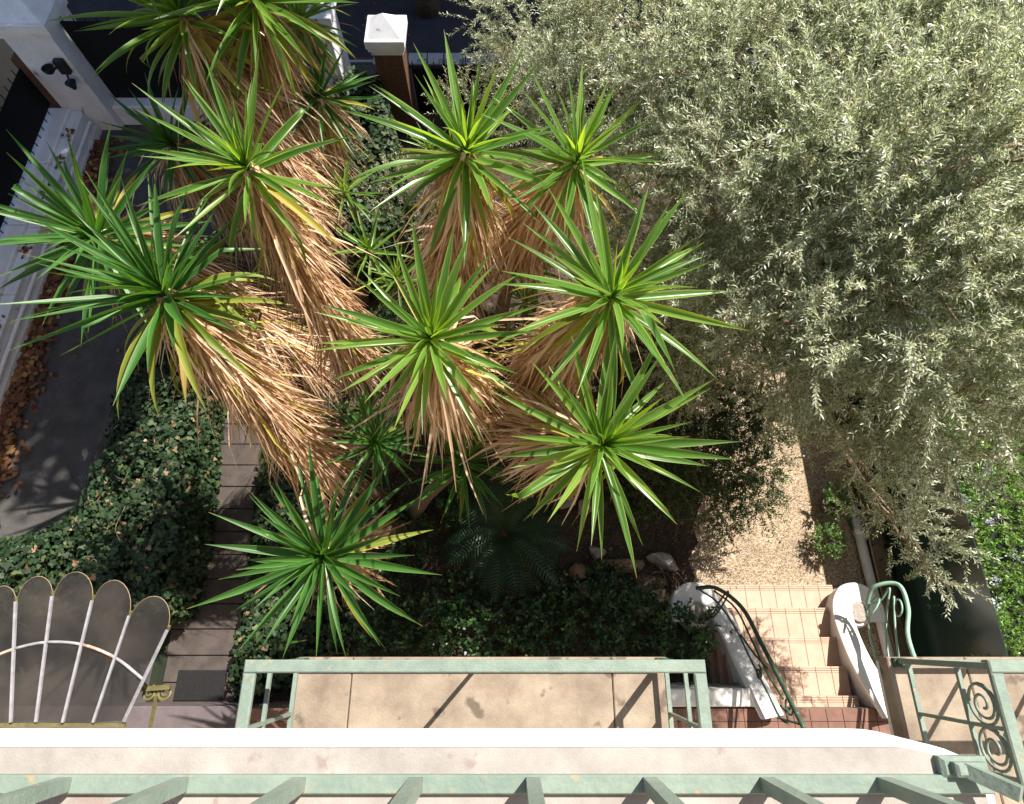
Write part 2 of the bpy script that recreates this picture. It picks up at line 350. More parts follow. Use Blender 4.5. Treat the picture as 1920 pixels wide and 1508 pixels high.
# ------------------------------------------------------------------ stairs
st = thing('garden_stairs', 'terracotta tiled steps leading down to the gravel path', 'stairs', (3.6,0,0))
nos = [at(1500,p,z).y for p,z in ((1097,.17),(1140,.34),(1195,.51),(1250,.68),(1305,.85))]+[-.99]
xr = [(2.72,4.62),(2.78,4.42),(2.84,4.36),(2.9,4.33),(2.95,4.31),(2.95,4.3)]
TILES = {}
def tile_mesh(wd, dp):
    key = (round(wd,3), round(dp,3))
    if key in TILES: return TILES[key]
    mb = MB().box((0,-dp,0),(wd,-.075,.02),.003)
    for g in range(3): mb.box((0,-.073+g*.026,0),(wd,-.073+g*.026+.022,.021),.004)
    me = bpy.data.meshes.new('tile'); me.from_pydata(mb.v, [], mb.f); me.update(); TILES[key] = me; return me
for i in range(5):
    z = .17*(i+1); y1 = nos[i]; y0 = nos[i+1]-.03; xa, xb = xr[i]
    s = MB().box((xa+.01,-1.5+.01*i,z-.17),(xb-.01,y1-.03,z-.02)).build('step','terracotta_pink',st)
    n = int(round((xb-xa)/.205)); wd = (xb-xa)/n
    for q in range(n):
        t = link('tile', tile_mesh(wd-.005, y1-y0), s)
        t.location = Vector((xa+q*wd, y1, z-.02))-parent_world(s)
        mm = random.choice(['terracotta','terracotta_light','terracotta_light','terracotta_light'])
        if not t.data.materials: t.data.materials.append(None)
        t.material_slots[0].link = 'OBJECT'; t.material_slots[0].material = MATS[mm]

def stair_wall(label, plan, tops, vol, mirror, rl):
    t = thing('stair_wall', label, 'wall', (plan[0][0], plan[0][1], 0))
    c = curve([(p[0], p[1], z) for p, z in zip(plan, tops)], 6)
    mb = MB(); cp = MB(); m = len(c)
    def sweep(dst, half, zb, zt):
        v = []
        for i, p in enumerate(c):
            d = (c[min(i+1,m-1)]-c[max(i-1,0)]); d.z = 0; d.normalize(); nn = Vector((-d.y, d.x, 0))
            for sx, zz in ((-1, zb(p)), (1, zb(p)), (1, zt(p)-.02), (.85, zt(p)), (-.85, zt(p)), (-1, zt(p)-.02)):
                v.append((p.x+nn.x*sx*half, p.y+nn.y*sx*half, zz))
        f = [(0,1,2,3,4,5), tuple((m-1)*6+k for k in (5,4,3,2,1,0))]
        for i in range(m-1):
            for k in range(6): f.append((i*6+k, (i+1)*6+k, (i+1)*6+(k+1)%6, i*6+(k+1)%6))
        dst.add(v, f)
    sweep(mb, .095, lambda p: 0, lambda p: p.z-.05)
    sweep(cp, .135, lambda p: p.z-.075, lambda p: p.z)
    mb.build('wall','white_paint',t,smooth=False); cp.build('coping','white_paint',t)
    vx, vy, vz = vol
    MB().lathe([(.20,0),(.20,vz-.06),(.17,vz)], (vx,vy,0)).build('volute','white_paint',t)
    MB().lathe([(.13,vz-.01),(.14,vz+.02),(.12,vz+.045),(.0,vz+.05)], (vx,vy,0), 20).build('volute_disc','rock',t)
    return t
def PT(l): return [at(*q) for q in l]
stair_wall('white curved stair wall on the left ending in a round volute', [(2.33,.22),(2.33,.44),(2.46,.59),(2.66,.57),(2.80,.38),(2.90,.04),(2.98,-.38),(3.07,-.85)], [.45,.45,.45,.46,.52,.70,.94,1.24], (2.56,.33,.42), -1, None)
stair_wall('white curved stair wall on the right next to the drain pipe', [(5.0,.22),(5.0,.44),(4.86,.59),(4.66,.56),(4.53,.36),(4.46,.02),(4.45,-.35),(4.53,-.85)], [.43,.43,.43,.44,.50,.70,.92,1.20], (4.77,.34,.40), 1, None)
def ring(c, rx, rz, ax, n=14, tilt=0):
    out = []
    for k in range(n+1):
        a = 2*PI*k/n; out.append(Vector(c)+Vector((0, math.cos(a)*rx*ax[1], math.sin(a)*rz))+Vector((math.cos(a)*rx*ax[0], 0, 0)))
    return out
def spiral(c, r, turns, u, v, a0=0, n=26):
    out = []
    for k in range(n+1):
        q = k/n; a = a0+q*turns*2*PI; rr = r*(1-.78*q)
        out.append(Vector(c)+Vector(u)*math.cos(a)*rr+Vector(v)*math.sin(a)*rr)
    return out
def stair_rail(label, side, m, base, hand, lower, extra):
    t = thing('stair_railing', label, 'railing', base)
    MB().tube(curve(hand,7), .026, 8).build('handrail', m, t, smooth=True)
    for l in lower: MB().tube(curve(l,7), .0125, 6).build('scroll_bar', m, t, smooth=True)
    for l in extra: MB().tube(l, .0115, 6).build('scroll', m, t, smooth=True)
    return t
hand = [(2.42,.62,.95),(2.62,.60,1.15),(2.86,.36,1.28),(2.97,-.05,1.45),(3.02,-.45,1.72),(3.07,-.9,2.02)]
stair_rail('dark green scrolled iron railing on the left stair wall', -1, 'dark_green_iron', (2.8,.3,.7), hand,
    [[(2.46,.60,.93),(2.66,.44,.98),(2.86,.12,.96),(2.95,-.2,1.05),(3.02,-.6,1.3),(3.05,-.82,1.45),(3.06,-.86,1.62),(3.05,-.76,1.66),(3.04,-.7,1.56)],
     [(2.60,.58,1.08),(2.82,.36,1.16),(2.93,0,1.25),(2.99,-.35,1.42),(3.03,-.62,1.68)],
     [(2.9,.05,1.0),(2.95,-.15,1.2),(2.98,-.32,1.5)],
     [(3.06,-.84,1.38),(3.06,-.84,1.98)]],
    [ring((2.70,.42,.98),.20,.11,(.6,.8)), spiral((2.99,-.38,1.18),.09,1.4,(.1,1,0),(0,0,1)), spiral((3.05,-.68,1.75),.11,1.5,(0,1,0),(0,0,1),1)])
hand = [(4.62,.42,.92),(4.66,.62,1.10),(4.88,.64,1.26),(4.86,.36,1.38),(4.70,.02,1.50),(4.60,-.4,1.75),(4.56,-.85,2.02)]
stair_rail('pale green scrolled iron railing on the right stair wall', 1, 'pale_green_iron', (4.6,.3,.7), hand,
    [[(4.62,.42,.92),(4.66,.30,.86),(4.58,.08,.92),(4.50,-.25,1.10),(4.50,-.55,1.28),(4.53,-.84,1.46)],
     [(4.62,.42,.92),(4.74,.46,1.05),(4.80,.6,1.2),(4.72,.3,1.15),(4.60,-.1,1.2),(4.53,-.5,1.34),(4.53,-.8,1.5)],
     [(4.80,.5,1.25),(4.70,.15,1.3),(4.58,-.3,1.42),(4.54,-.6,1.6),(4.54,-.78,1.82)]],
    [ring((4.66,.40,1.0),.15,.10,(.6,.8)), ring((4.80,.36,1.28),.10,.08,(.2,1)), spiral((4.50,-.36,1.24),.09,1.4,(.1,1,0),(0,0,1))])

# ------------------------------------------------------------------ balconies
FL = 4.25; RT = 5.2
def lower_balcony(label, x0, x1, joints, left_only=False):
    t = thing('balcony', label, 'balcony', ((x0+x1)/2,-.8,FL))
    xs = [x0]+joints+[x1]
    for a, b in zip(xs[:-1], xs[1:]): MB().box((a+.003,-1.46,FL-.12),(b-.003,-.125,FL),.008).build('floor_slab','stone_floor',t)
    MB().box((x0+.05,-1.45,FL-.24),(x1-.05,-.16,FL-.12)).build('slab_support','white_paint',t)
    return t
lower_balcony('stone floored first floor balcony under the green rail', -1.59, 1.15, [-1.18,.735])
lower_balcony('stone floored balcony slab right of the stairs', 2.78, 5.6, [3.36])
def lower_rail(label, x0, x1, sides, scrolls=True, k=5):
    t = thing('balcony_railing', label, 'railing', ((x0+x1)/2,-.8,FL))
    m = 'green_paint'
    hw = .036
    pts = [(x0,-1.42,RT),(x0,-.15,RT),(x1,-.15,RT),(x1,-1.42,RT)]
    mb = MB().box((x0-hw,-.15-hw,RT-.03),(x1+hw,-.15+hw,RT),.008); mb.build('handrail',m,t)
    for s in sides:
        X = x0 if s < 0 else x1
        MB().box((X-hw,-1.44,RT-.031),(X+hw,-.15-hw-.002,RT-.001),.008).build('handrail',m,t)
        MB().box((X-.014,-1.44,FL+.10),(X+.014,-.17,FL+.128)).build('bottom_rail',m,t)
        for yy in (-.485,-.74,-1.1): MB().box((X-.011,yy-.011,FL+.128),(X+.011,yy+.011,RT-.031)).build('baluster',m,t)
        for zc in ((FL+.76,) if scrolls else ()):
            for yc in (-.365,-.605):
                MB().tube([Vector((X,yc+.113*math.cos(2*PI*k/20),zc+.113*math.sin(2*PI*k/20))) for k in range(21)]+spiral((X,yc,zc),.105,1.5,(0,1,0),(0,0,1)),.009,6).build('scroll',m,t,smooth=True)
        MB().box((X-.012,-1.43,FL+.60),(X+.012,-.17,FL+.625)).build('cross_bar',m,t)
    for X in (x0, x1):
        MB().box((X-.018,-.168,FL),(X+.018,-.132,RT-.03)).build('post',m,t)
        MB().box((X-.045,-.195,FL),(X+.045,-.128,FL+.03),.008).build('post_foot','dark_green_iron',t)
    MB().box((x0+.02,-.162,FL+.10),(x1-.02,-.138,FL+.128)).build('bottom_rail',m,t)
    for i in range(1,k):
        X = x0+(x1-x0)*i/k; MB().box((X-.011,-.161,FL+.128),(X+.011,-.139,RT-.03)).build('baluster',m,t)
    return t
lower_rail('green painted railing round the middle stone balcony', -1.55, 1.11, (-1, 1), False, 2)
lower_rail('green railing with spirals on the balcony right of the stairs', 2.86, 5.56, (-1,))

OF = 7.4
ob = thing('balcony', 'upper balcony with white front edge at the bottom of the view', 'balcony', (0,-.8,OF))
xr_ = at(1850,1400,OF).x
yf = at(960,1392,OF).y
poly = [(-2.4,yf)]+[(xr_-.20,yf)]+[(xr_-.20+.20*math.sin(a),yf-.10+.10*math.cos(a)) for a in [PI/2*k/8 for k in range(1,9)]]+[(xr_,-1.46),(-2.4,-1.46)]
inset = [(x-(.03 if x > xr_-.2 else 0), y-.012 if y > -1 else y) for x, y in poly]
MB().prism([(x,y) for x,y in reversed(poly)], OF-.235, OF-.02).build('slab_edge','edge_white',ob)
MB().prism([(x,y) for x,y in reversed(inset)], OF-.0199, OF).build('floor_slab','balcony_stone',ob)
MB().box((-2.3,-1.45,OF-.35),(xr_-.1,yf-.12,OF-.236)).build('slab_support','white_paint',ob)
orl = thing('balcony_railing', 'pale green bar railing along the upper balcony at the bottom edge', 'railing', (0,-.3,OF))
yr = at(960,1454,OF+.018).y
MB().box((-2.3,yr-.038,OF+.002),(xr_-.02,yr,OF+.018),.003).build('bottom_rail','green_paint',orl)
MB().box((-2.3,yr-.05,OF+1.0),(xr_-.02,yr+.01,OF+1.04),.006).build('handrail','green_paint',orl)
for i in range(-6, 5):
    X = at(1000+222*i,1455,OF+.04).x
    if X < xr_-.04: MB().box((X-.016,yr-.032,OF+.0182),(X+.016,yr-.003,OF+1.0)).build('baluster','green_paint',orl)
bx = at(1790,1420,OF).x
MB().box((bx-.05,yf-.07,OF),(bx+.06,yf-.026,OF+.025),.008).build('rail_bracket','green_paint',orl)
MB().box((bx-.03,yf-.065,OF+.0252),(bx+.045,yf-.035,OF+.045),.006).build('rail_bracket','green_paint',orl)
MB().bar((bx,yf-.05,OF+.03),(bx+.06,yr-.02,OF+.10),.03).build('rail_bracket','green_paint',orl)

# ------------------------------------------------------------------ glass fan canopy
gc = thing('glass_canopy', 'fan shaped glass door canopy with pale metal ribs', 'canopy', at(120,1354,3.4))
bot = [(-70,1352),(-24,1353),(23,1354),(70,1353),(120,1354),(177,1354),(234,1352)]
top = [(-120,1190),(-38,1160),(32,1128),(100,1118),(175,1126),(244,1155),(315,1182)]
ZB, ZT = 3.40, 3.62
B3 = [at(x,y,ZB) for x,y in bot]; T3 = [at(x,y,ZT) for x,y in top]
for i in range(6):
    b0, b1, t0, t1 = B3[i], B3[i+1], T3[i], T3[i+1]
    ax = ((t0+t1)/2-(b0+b1)/2).normalized(); sd = (t1-t0); n_ = ax.cross(sd).normalized()
    if n_.z < 0: n_ = -n_
    pg = [b0.lerp(b1,.03), b0.lerp(b1,.97), t1.lerp(t0,.02)]
    for k in range(1,12):
        a = PI*k/12; pg.append((t0+t1)/2+sd*.48*math.cos(a)+ax*math.sin(a)*sd.length*.62)
    pg.append(t0.lerp(t1,.02))
    n = len(pg); v = pg+[p+n_*.006 for p in pg]
    MB().add(v, [tuple(range(n-1,-1,-1)), tuple(range(n,2*n))]+[(k,(k+1)%n,n+(k+1)%n,n+k) for k in range(n)]).build('glass_pane','canopy_glass',gc)
    e = [p+n_*.003 for p in pg[2:]]
    MB().tube(e, .0028, 5).build('pane_edge','bamboo',gc)
for i in range(7):
    MB().bar(B3[i]+Vector((0,0,.015)), T3[i]+Vector((0,0,.015)), .02,.02).build('rib','rib_paint',gc)
    MB().tube([T3[i]+Vector((0,0,.0)), T3[i]+(T3[i]-B3[i]).normalized()*.04+Vector((0,0,.012))], .014, 6).build('rib_tip','ochre_iron',gc)
arc = [(-100,1270),(-40,1245),(28,1217),(84,1206),(147,1212),(208,1235),(270,1277)]
A3 = [B3[i].lerp(T3[i], f)+Vector((0,0,.008)) for i, f in enumerate([.55,.58,.60,.625,.63,.60,.45])]
for i in range(6):
    c = curve(A3,5)[i*5:i*5+6]
    MB().tube([p for p in c], .013, 6).build('curved_bar', 'rust_paint' if i in (1,4) else 'rib_paint', gc, smooth=True)
MB().bar(B3[0]+Vector((0,-.03,-.02)), B3[-1]+Vector((0,-.03,-.02)), .03).build('wall_rail','ochre_iron',gc)
pa, pb = at(282,1362,3.05), at(294,1302,3.22); ca, cb_ = at(266,1292,3.25), at(320,1288,3.25)
bk = MB().bar(pa, pb, .034).bar(ca, cb_, .04)
for sx in (-1,1): bk.tube(spiral(pb+Vector((sx*.075,.01,.0)),.065,1.6,(-sx,0,.1),(0,-1,.2),-1.2),.012,6)
bk.tube([cb_.lerp(ca,.8), at(258,1272,3.4)], .016, 6)
bk.build('scroll_bracket','ochre_iron',gc)
# things below the canopy
pwall = thing('entrance_wall', 'low pinkish rendered wall beneath the glass canopy', 'wall', (-4.4,-1.0,0))
MB().box((-6.5,-1.44,0),(-3.35,-.80,.55),.02).build('wall','pink_wall',pwall)
MB().add([(-3.34,-1.44,.3),(-2.2,-1.44,.9),(-2.2,-1.05,.9),(-3.34,-.8,.3),(-3.34,-1.44,0),(-2.2,-1.44,0),(-2.2,-1.05,0),(-3.34,-.8,0)],[(0,3,2,1),(0,1,5,4),(1,2,6,5),(2,3,7,6),(3,0,4,7)]).build('sloped_coping','white_paint',pwall)
tag(MB().box((-4.62,-.78,.045),(-3.95,-.40,.075),.006).build('door_mat','rubber'), 'black doormat at the foot of the plank walk', 'doormat')

# ------------------------------------------------------------------ right boundary
FX = 5.58
bw = thing('boundary_kerb', 'rough brown concrete footing under the dark green fence', 'wall', (5.45,2,0))
MB().box((5.34,-.8,0),(5.56,9.6,.10),.02).build('footing','footing',bw)
gf = thing('sheet_fence', 'dark green sheet metal fence along the right boundary', 'fence', (FX,2,0))
for i in range(5):
    y0 = -.75+i*2.05; MB().box((FX,y0,.10),(FX+.012,y0+2.044,1.80)).build('fence_panel','green_sheet',gf)
    MB().box((FX+.014,y0-.02,0),(FX+.05,y0+.02,1.82)).build('post','dark_green_iron',gf)
dp = thing('drain_pipe', 'white plastic drain pipe running along the fence footing', 'pipe', (5.22,.8,.1))
MB().tube([(5.27,-.75,.09),(5.24,.4,.09),(5.20,1.95,.09)], .068, 14).build('pipe','pipe_plastic',dp,smooth=True)
for yy in (.42, 1.5): MB().tube([(5.238-(yy-.4)*.025,yy-.05,.09),(5.238-(yy-.4)*.025,yy+.05,.09)], .078, 14).build('coupling','pipe_plastic',dp,smooth=True)
cn = thing('cane_poles', 'two thin brown canes lying beside the drain pipe', 'cane', (5.32,1,.05))
MB().tube([(5.335,-.75,.12),(5.325,2.4,.12)], .014, 6).build('cane','bamboo',cn); MB().tube([(5.305,-.7,.03),(5.29,2.2,.03)], .012, 6).build('cane','bamboo',cn)

# ------------------------------------------------------------------ street front: walls, pillars, fences
lw = thing('white_boundary_wall', 'low white wall with stepped coping along the driveway', 'wall', (-8.6,5,0))
MB().box((-9.0,-3,0),(-8.42,9.6,.44)).build('wall','shade_white',lw)
yy = -3.0
while yy < 9.5:
    MB().box((-9.05,yy+.004,.44),(-8.62,yy+1.396,.56),.02).build('coping_stone','shade_white',lw); 
    MB().box((-8.619,yy+.004,.44),(-8.40,yy+1.396,.485),.01).build('ledge_stone','shade_white',lw); yy += 1.4
MB().tube([(-8.36,-3,.30),(-8.36,9.5,.30)], .035, 10).build('pipe','shade_white',lw)
MB().box((-8.418,-3,0),(-8.33,9.58,.16)).build('plinth','shade_white',lw)
sf = thing('black_panel_fence', 'black sheet fence standing on the white driveway wall', 'fence', (-8.9,6,.56))
for i in range(6): MB().box((-8.92,-2.4+i*2,.66),(-8.905,-.42+i*2,1.42)).build('sheet','black_sheet',sf)
for i in range(60):
    MB().box((-8.94,-2.4+i*.2,.56),(-8.925,-2.385+i*.2,1.52)).build('bar','black_iron',sf)
def pillar(label, cx, cy, hw, h, m, cap=True, ch=.34, bricks=False, zc=0, ov=.14):
    t = thing('gate_pillar', label, 'pillar', (cx,cy,0))
    MB().box((cx-hw,cy-hw,0),(cx+hw,cy+hw,h)).build('shaft', 'mortar' if bricks else m, t)
    if bricks:
        z = .0; j = 0
        while z < h-.05:
            for fx in (0,1):
                for q in range(2):
                    o = hw*.5*(1 if j%2 else -.6)
                    segs = [(-hw-.012,o-.005),(o+.005,hw+.012)]
                    a,b = segs[q]
                    if fx == 0: MB().box((cx+a,cy-hw-.012,z+.006),(cx+b,cy-hw,z+.062)).build('brick','brick',t)
                    else: MB().box((cx+hw,cy+a+.002,z+.006),(cx+hw+.012,cy+b-.002,z+.062)).build('brick','brick',t)
            z += .07; j += 1
    for k,(e,za,zb) in enumerate(((ov*.35,0,.09),(ov*.75,.09,.16),(ov,.16,.30))):
        MB().box((cx-hw-e,cy-hw-e,h+za),(cx+hw+e,cy+hw+e,h+zb),.012).build('cap_moulding','shade_white',t)
    e = hw+ov-.05
    MB().add([(cx-e,cy-e,h+.301),(cx+e,cy-e,h+.301),(cx+e,cy+e,h+.301),(cx-e,cy+e,h+.301),(cx,cy,h+.301+ch)],[(0,1,4),(1,2,4),(2,3,4),(3,0,4),(3,2,1,0)]).build('pyramid_cap','shade_white',t)
    return t
pL = pillar('wide white gate pillar with pyramid cap at the driveway corner', -8.35, 10.02, .42, 2.0, 'shade_white')
MB().box((-8.99,9.62,.56),(-8.775,9.9,1.55)).build('brick_pier','brick',pL)
pillar('white gate pillar with pyramid cap behind the tallest yuccas', -3.5, 10.0, .36, 2.1, 'shade_white')
pillar('slim brick pillar with white pyramid cap by the iron fence', -2.18, 9.75, .24, 1.75, 'brick', bricks=True, ch=.26, ov=.10)
fl = thing('driveway_gate', 'black sheet driveway gate right of the wide white pillar', 'gate', (-6,10,0))
MB().box((-7.9,9.98,.45),(-3.9,10.0,2.0)).build('sheet','black_sheet',fl)
for i in range(20): MB().box((-7.85+i*.2,10.005,.45),(-7.835+i*.2,10.02,2.1)).build('bar','black_iron',fl)
wb = thing('white_base_wall', 'white base wall under the black driveway gate', 'wall', (-6,10,0))
MB().box((-7.92,9.75,0),(-3.9,10.05,.44),.02).build('wall','shade_white',wb)
fi = thing('iron_fence', 'black iron fence with scrolled spikes beside the brick pillar', 'fence', (0,9.9,0))
MB().box((-1.9,9.98,.1),(5,9.995,1.15)).build('sheet','black_sheet',fi)
MB().box((-1.92,9.93,1.13),(5,9.975,1.17)).build('rail','black_iron',fi)
for i in range(35):
    X = -1.86+i*.2
    if X > 4.9: break
    MB().tube([(X,9.95,.1),(X,9.95,1.36 if i%2 else 1.24),(X,9.95,1.42 if i%2 else 1.28)],[.012,.012,.002],6).build('spike','black_iron',fi)
    if i%2:
        for s in (-1,1): MB().tube(spiral((X+s*.055,9.95,1.27),.05,1.2,(-s,0,0),(0,0,-1),2.2,14),.007,5).build('scroll','black_iron',fi)
wl = thing('wall_lamp', 'black twin floodlight fixed to the wide white pillar', 'lamp', (-8.2,9.55,1.6))
lp = at(113,133,1.45); lp.y = 9.59; 
mbx = MB().box((lp.x-.05,9.50,1.35),(lp.x+.12,9.596,1.62),.02); mbx.build('housing','black_iron',wl)
MB().lathe([(.03,0),(.09,.05),(.11,.12),(.095,.125),(.08,.07)], (lp.x-.16,9.44,1.42), 16).build('lamp_head','black_iron',wl)
MB().lathe([(.03,0),(.05,.04),(.10,.14),(.085,.145)], (lp.x+.06,9.42,1.12), 16).build('lamp_head','black_iron',wl)
MB().tube([(lp.x+.04,9.52,1.36),(lp.x+.05,9.42,1.25)],.02,6).tube([(lp.x-.02,9.52,1.5),(lp.x-.16,9.44,1.45)],.02,6).build('arm','black_iron',wl)
nb = thing('neighbour_wall', 'beige rendered neighbour wall behind the black fence', 'wall', (-10.5,9,0))
MB().box((-10.8,6,0),(-10.2,12.5,1.3)).build('wall','cream_wall',nb)
MB().box((-10.85,5.95,1.3),(-10.15,12.55,1.4),.02).build('coping','cream_wall',nb)
ng = tag(MB().box((-10.18,5.0,0),(-10.14,8.6,.9)).build('green_bin_screen','dark_green_iron'), 'dark green metal screen by the neighbour wall', 'screen')
# building added out of view across the street, sized to shade street and gates
fb = thing('shade_building', 'unseen pale apartment house added to shade the street', 'building', (0,24,0))
MB().box((-26,20.5,0),(26,30,19)).build('wall','facade_far',fb)
for fz in range(5):
    for fx in range(14): MB().box((-24+fx*3.5,20.44,1.2+fz*3.5),(-22.6+fx*3.5,20.499,3.0+fz*3.5)).build('window','far_window',fb)

def shade_tree():  # added out of view; crown placed to shade the driveway wall and gate pillar
    t = thing('shade_tree', 'unseen tall plane tree added to shade the driveway wall', 'tree', (-1.9,13.2,0))
    MB().tube(curve([(-1.9,13.2,0),(-1.8,13.1,4),(-1.9,13.0,8)],6), [.3-.012*i for i in range(13)], 12).build('trunk','bark',t,smooth=True)
    P = []; D = []
    for c, r, n in (((-1.6,12.6,12),3.4,9000),((-3.6,13.2,11),2.6,6000),((.4,13.6,12.5),2.6,5000),((-2.0,11.4,10.0),2.2,4000),((-2.6,13.0,14),2.6,5000)):
        MB().tube([(-1.9,13.0,7.6),c],[.14,.04],8).build('limb','bark',t,smooth=True)
        d = sphere_dirs(n); P.append(np.array(c)+d*(r*RNG.random(n)**.4)[:,None]); D.append(RNG.normal(0,1,(n,3)))
    leaves('crown', np.concatenate(P), np.concatenate(D), .22, .2, 'shrub_leaf', 'oval', t)
# ================================================================== PLANTS
shade_tree()
# ---- yucca
def blade(bend, wd, segs=10, cup=.28, kink=None, twist=0.):
    v = []; f = []; ed = []; tp = []
    x = z = 0; ang = 0
    for i in range(segs+1):
        t = i/segs
        wv = wd*(.58+1.75*t*(1-t))*(1-t**3.0)
        if i == segs: wv = .0015
        tw = twist*t
        for q, e in ((-1,1.),(-.5,.25),(0,0),(.5,.25),(1,1.)):
            yy = q*wv*.5; zz = abs(q)*wv*cup
            v.append((x, yy*math.cos(tw)-zz*math.sin(tw), z+yy*math.sin(tw)+zz*math.cos(tw))); ed.append(e if t < .97 else .5); tp.append(t)
        ang -= bend/segs*(t*1.6+.2)
        if kink and i == kink[0]: ang -= kink[1]
        x += math.cos(ang)/segs; z += math.sin(ang)/segs
    for i in range(segs):
        for k in range(4): f.append((i*5+k, (i+1)*5+k, (i+1)*5+k+1, i*5+k+1))
    me = bpy.data.meshes.new('yucca_blade'); me.from_pydata(v, [], f)
    for nm, dat in (('edge', ed), ('tip', tp)):
        a = me.attributes.new(nm, 'FLOAT', 'POINT'); a.data.foreach_set('value', dat)
    me.polygons.foreach_set('use_smooth', [True]*len(f)); me.materials.append(None); me.update(); return me
BL = [blade(b, wd, twist=tw) for b, wd, tw in ((-.08,.066,.1),(.05,.078,-.15),(.12,.07,.2),(.2,.082,0),(.3,.072,-.2),(.02,.076,.3),(.4,.068,.15))]
BLK = [blade(.1,.08,kink=(6,.8)), blade(.2,.085,kink=(4,1.1)), blade(.1,.08,kink=(7,1.5),twist=.5)]
BLD = [blade(b, .08, twist=tw) for b, tw in ((.5,.1),(.8,-.3),(1.15,.4))]
def yucca(label, base, mid, top, R, n=44, skirt=1.0, sk_len=None, dark=False, old=7, axis=None, spread=1.0, strands=None, trunk_r=.085, fringe=0):
    base, mid, top = Vector(base), Vector(mid), Vector(top)
    t = thing('yucca', label, 'yucca', base, 'yuccas in the garden')
    c = curve([base, mid, top], 10)
    c2 = c[:-2]+[c[-1].lerp(c[-2],.9)]
    MB().tube(c2, [trunk_r*1.35-(trunk_r*.6)*i/(len(c2)-1) for i in range(len(c2))], 10).build('trunk','yucca_bark',t,smooth=True)
    ax = (c[-1]-c[-4]).normalized() if axis is None else Vector(axis).normalized()
    ax = (ax+Vector((random.gauss(0,.13),-.12+random.gauss(0,.13),1.1))).normalized()
    q0 = Vector((0,0,1)).rotation_difference(ax)
    ga = PI*(3-math.sqrt(5)); ph = random.uniform(0, 6); elr = random.uniform(84,108)
    for i in range(n):
        u = (i+.5)/n                                  # 0 inner .. 1 outer
        el = math.radians(82-elr*u**.8+random.uniform(-9,9))
        a = ph+i*ga+random.uniform(-.12,.12)
        d = q0 @ Vector((math.cos(a)*math.cos(el), math.sin(a)*math.cos(el), math.sin(el)))
        L = R*(.55+.5*min(1,u*2.6))*random.uniform(.82,1.1)*(1 if u < .8 else .92)
        is_old = i >= n-old*.6
        me = random.choice(BLD if (u > .86 or is_old) else (BLK if random.random() < .07 and u > .3 else BL))
        o = link('leaf', me, t)
        up = ax-d*ax.dot(d); up = up.normalized() if up.length > 1e-3 else Vector((0,0,1))
        sd = up.cross(d).normalized(); up = d.cross(sd)
        Mx = Matrix((d, sd, up)).transposed().to_4x4()
        roll = Matrix.Rotation(random.uniform(-.28,.28), 4, 'X')
        S = Matrix.Diagonal((L, L*random.uniform(.85,1.1)*1.0, L, 1))
        pos = top-ax*(u*.16)+d*.03-base
        o.matrix_local = Matrix.Translation(pos) @ Mx @ roll @ S
        o.material_slots[0].link = 'OBJECT'
        o.material_slots[0].material = MATS['yucca_leaf_old' if (is_old and random.random() < .75) else ('yucca_leaf_shaded' if dark else 'yucca_leaf')]
    for i in range(fringe):                           # yellowing lower leaves drooping over the skirt
        a = random.uniform(0,2*PI); el = math.radians(random.uniform(-62,-8)); d = q0 @ Vector((math.cos(a)*math.cos(el), math.sin(a)*math.cos(el), math.sin(el)))
        o = link('leaf', random.choice(BLD+BLK), t); up = (ax-d*ax.dot(d)).normalized(); sd = up.cross(d).normalized(); L = R*random.uniform(.75,1.0)
        o.matrix_local = Matrix.Translation(top-ax*random.uniform(.12,.45)+d*.05-base) @ Matrix((d, sd, d.cross(sd))).transposed().to_4x4() @ Matrix.Rotation(random.uniform(-.6,.6),4,'X') @ Matrix.Diagonal((L,L,L,1))
        o.material_slots[0].link = 'OBJECT'; o.material_slots[0].material = MATS['yucca_leaf_old' if random.random() < .8 else 'yucca_leaf']
    for i in range(7):                                # heart leaves
        a = i*ga+.5; el = math.radians(random.uniform(58,84)); d = q0 @ Vector((math.cos(a)*math.cos(el), math.sin(a)*math.cos(el), math.sin(el)))
        o = link('leaf', BL[i%3], t); up = (ax-d*ax.dot(d)).normalized(); sd = up.cross(d).normalized(); L = R*random.uniform(.32,.55)
        o.matrix_local = Matrix.Translation(top-ax*.10-base) @ Matrix((d, sd, d.cross(sd))).transposed().to_4x4() @ Matrix.Diagonal((L,L*1.25,L,1))
        o.material_slots[0].link = 'OBJECT'; o.material_slots[0].material = MATS['yucca_leaf_shaded' if dark else 'yucca_leaf']
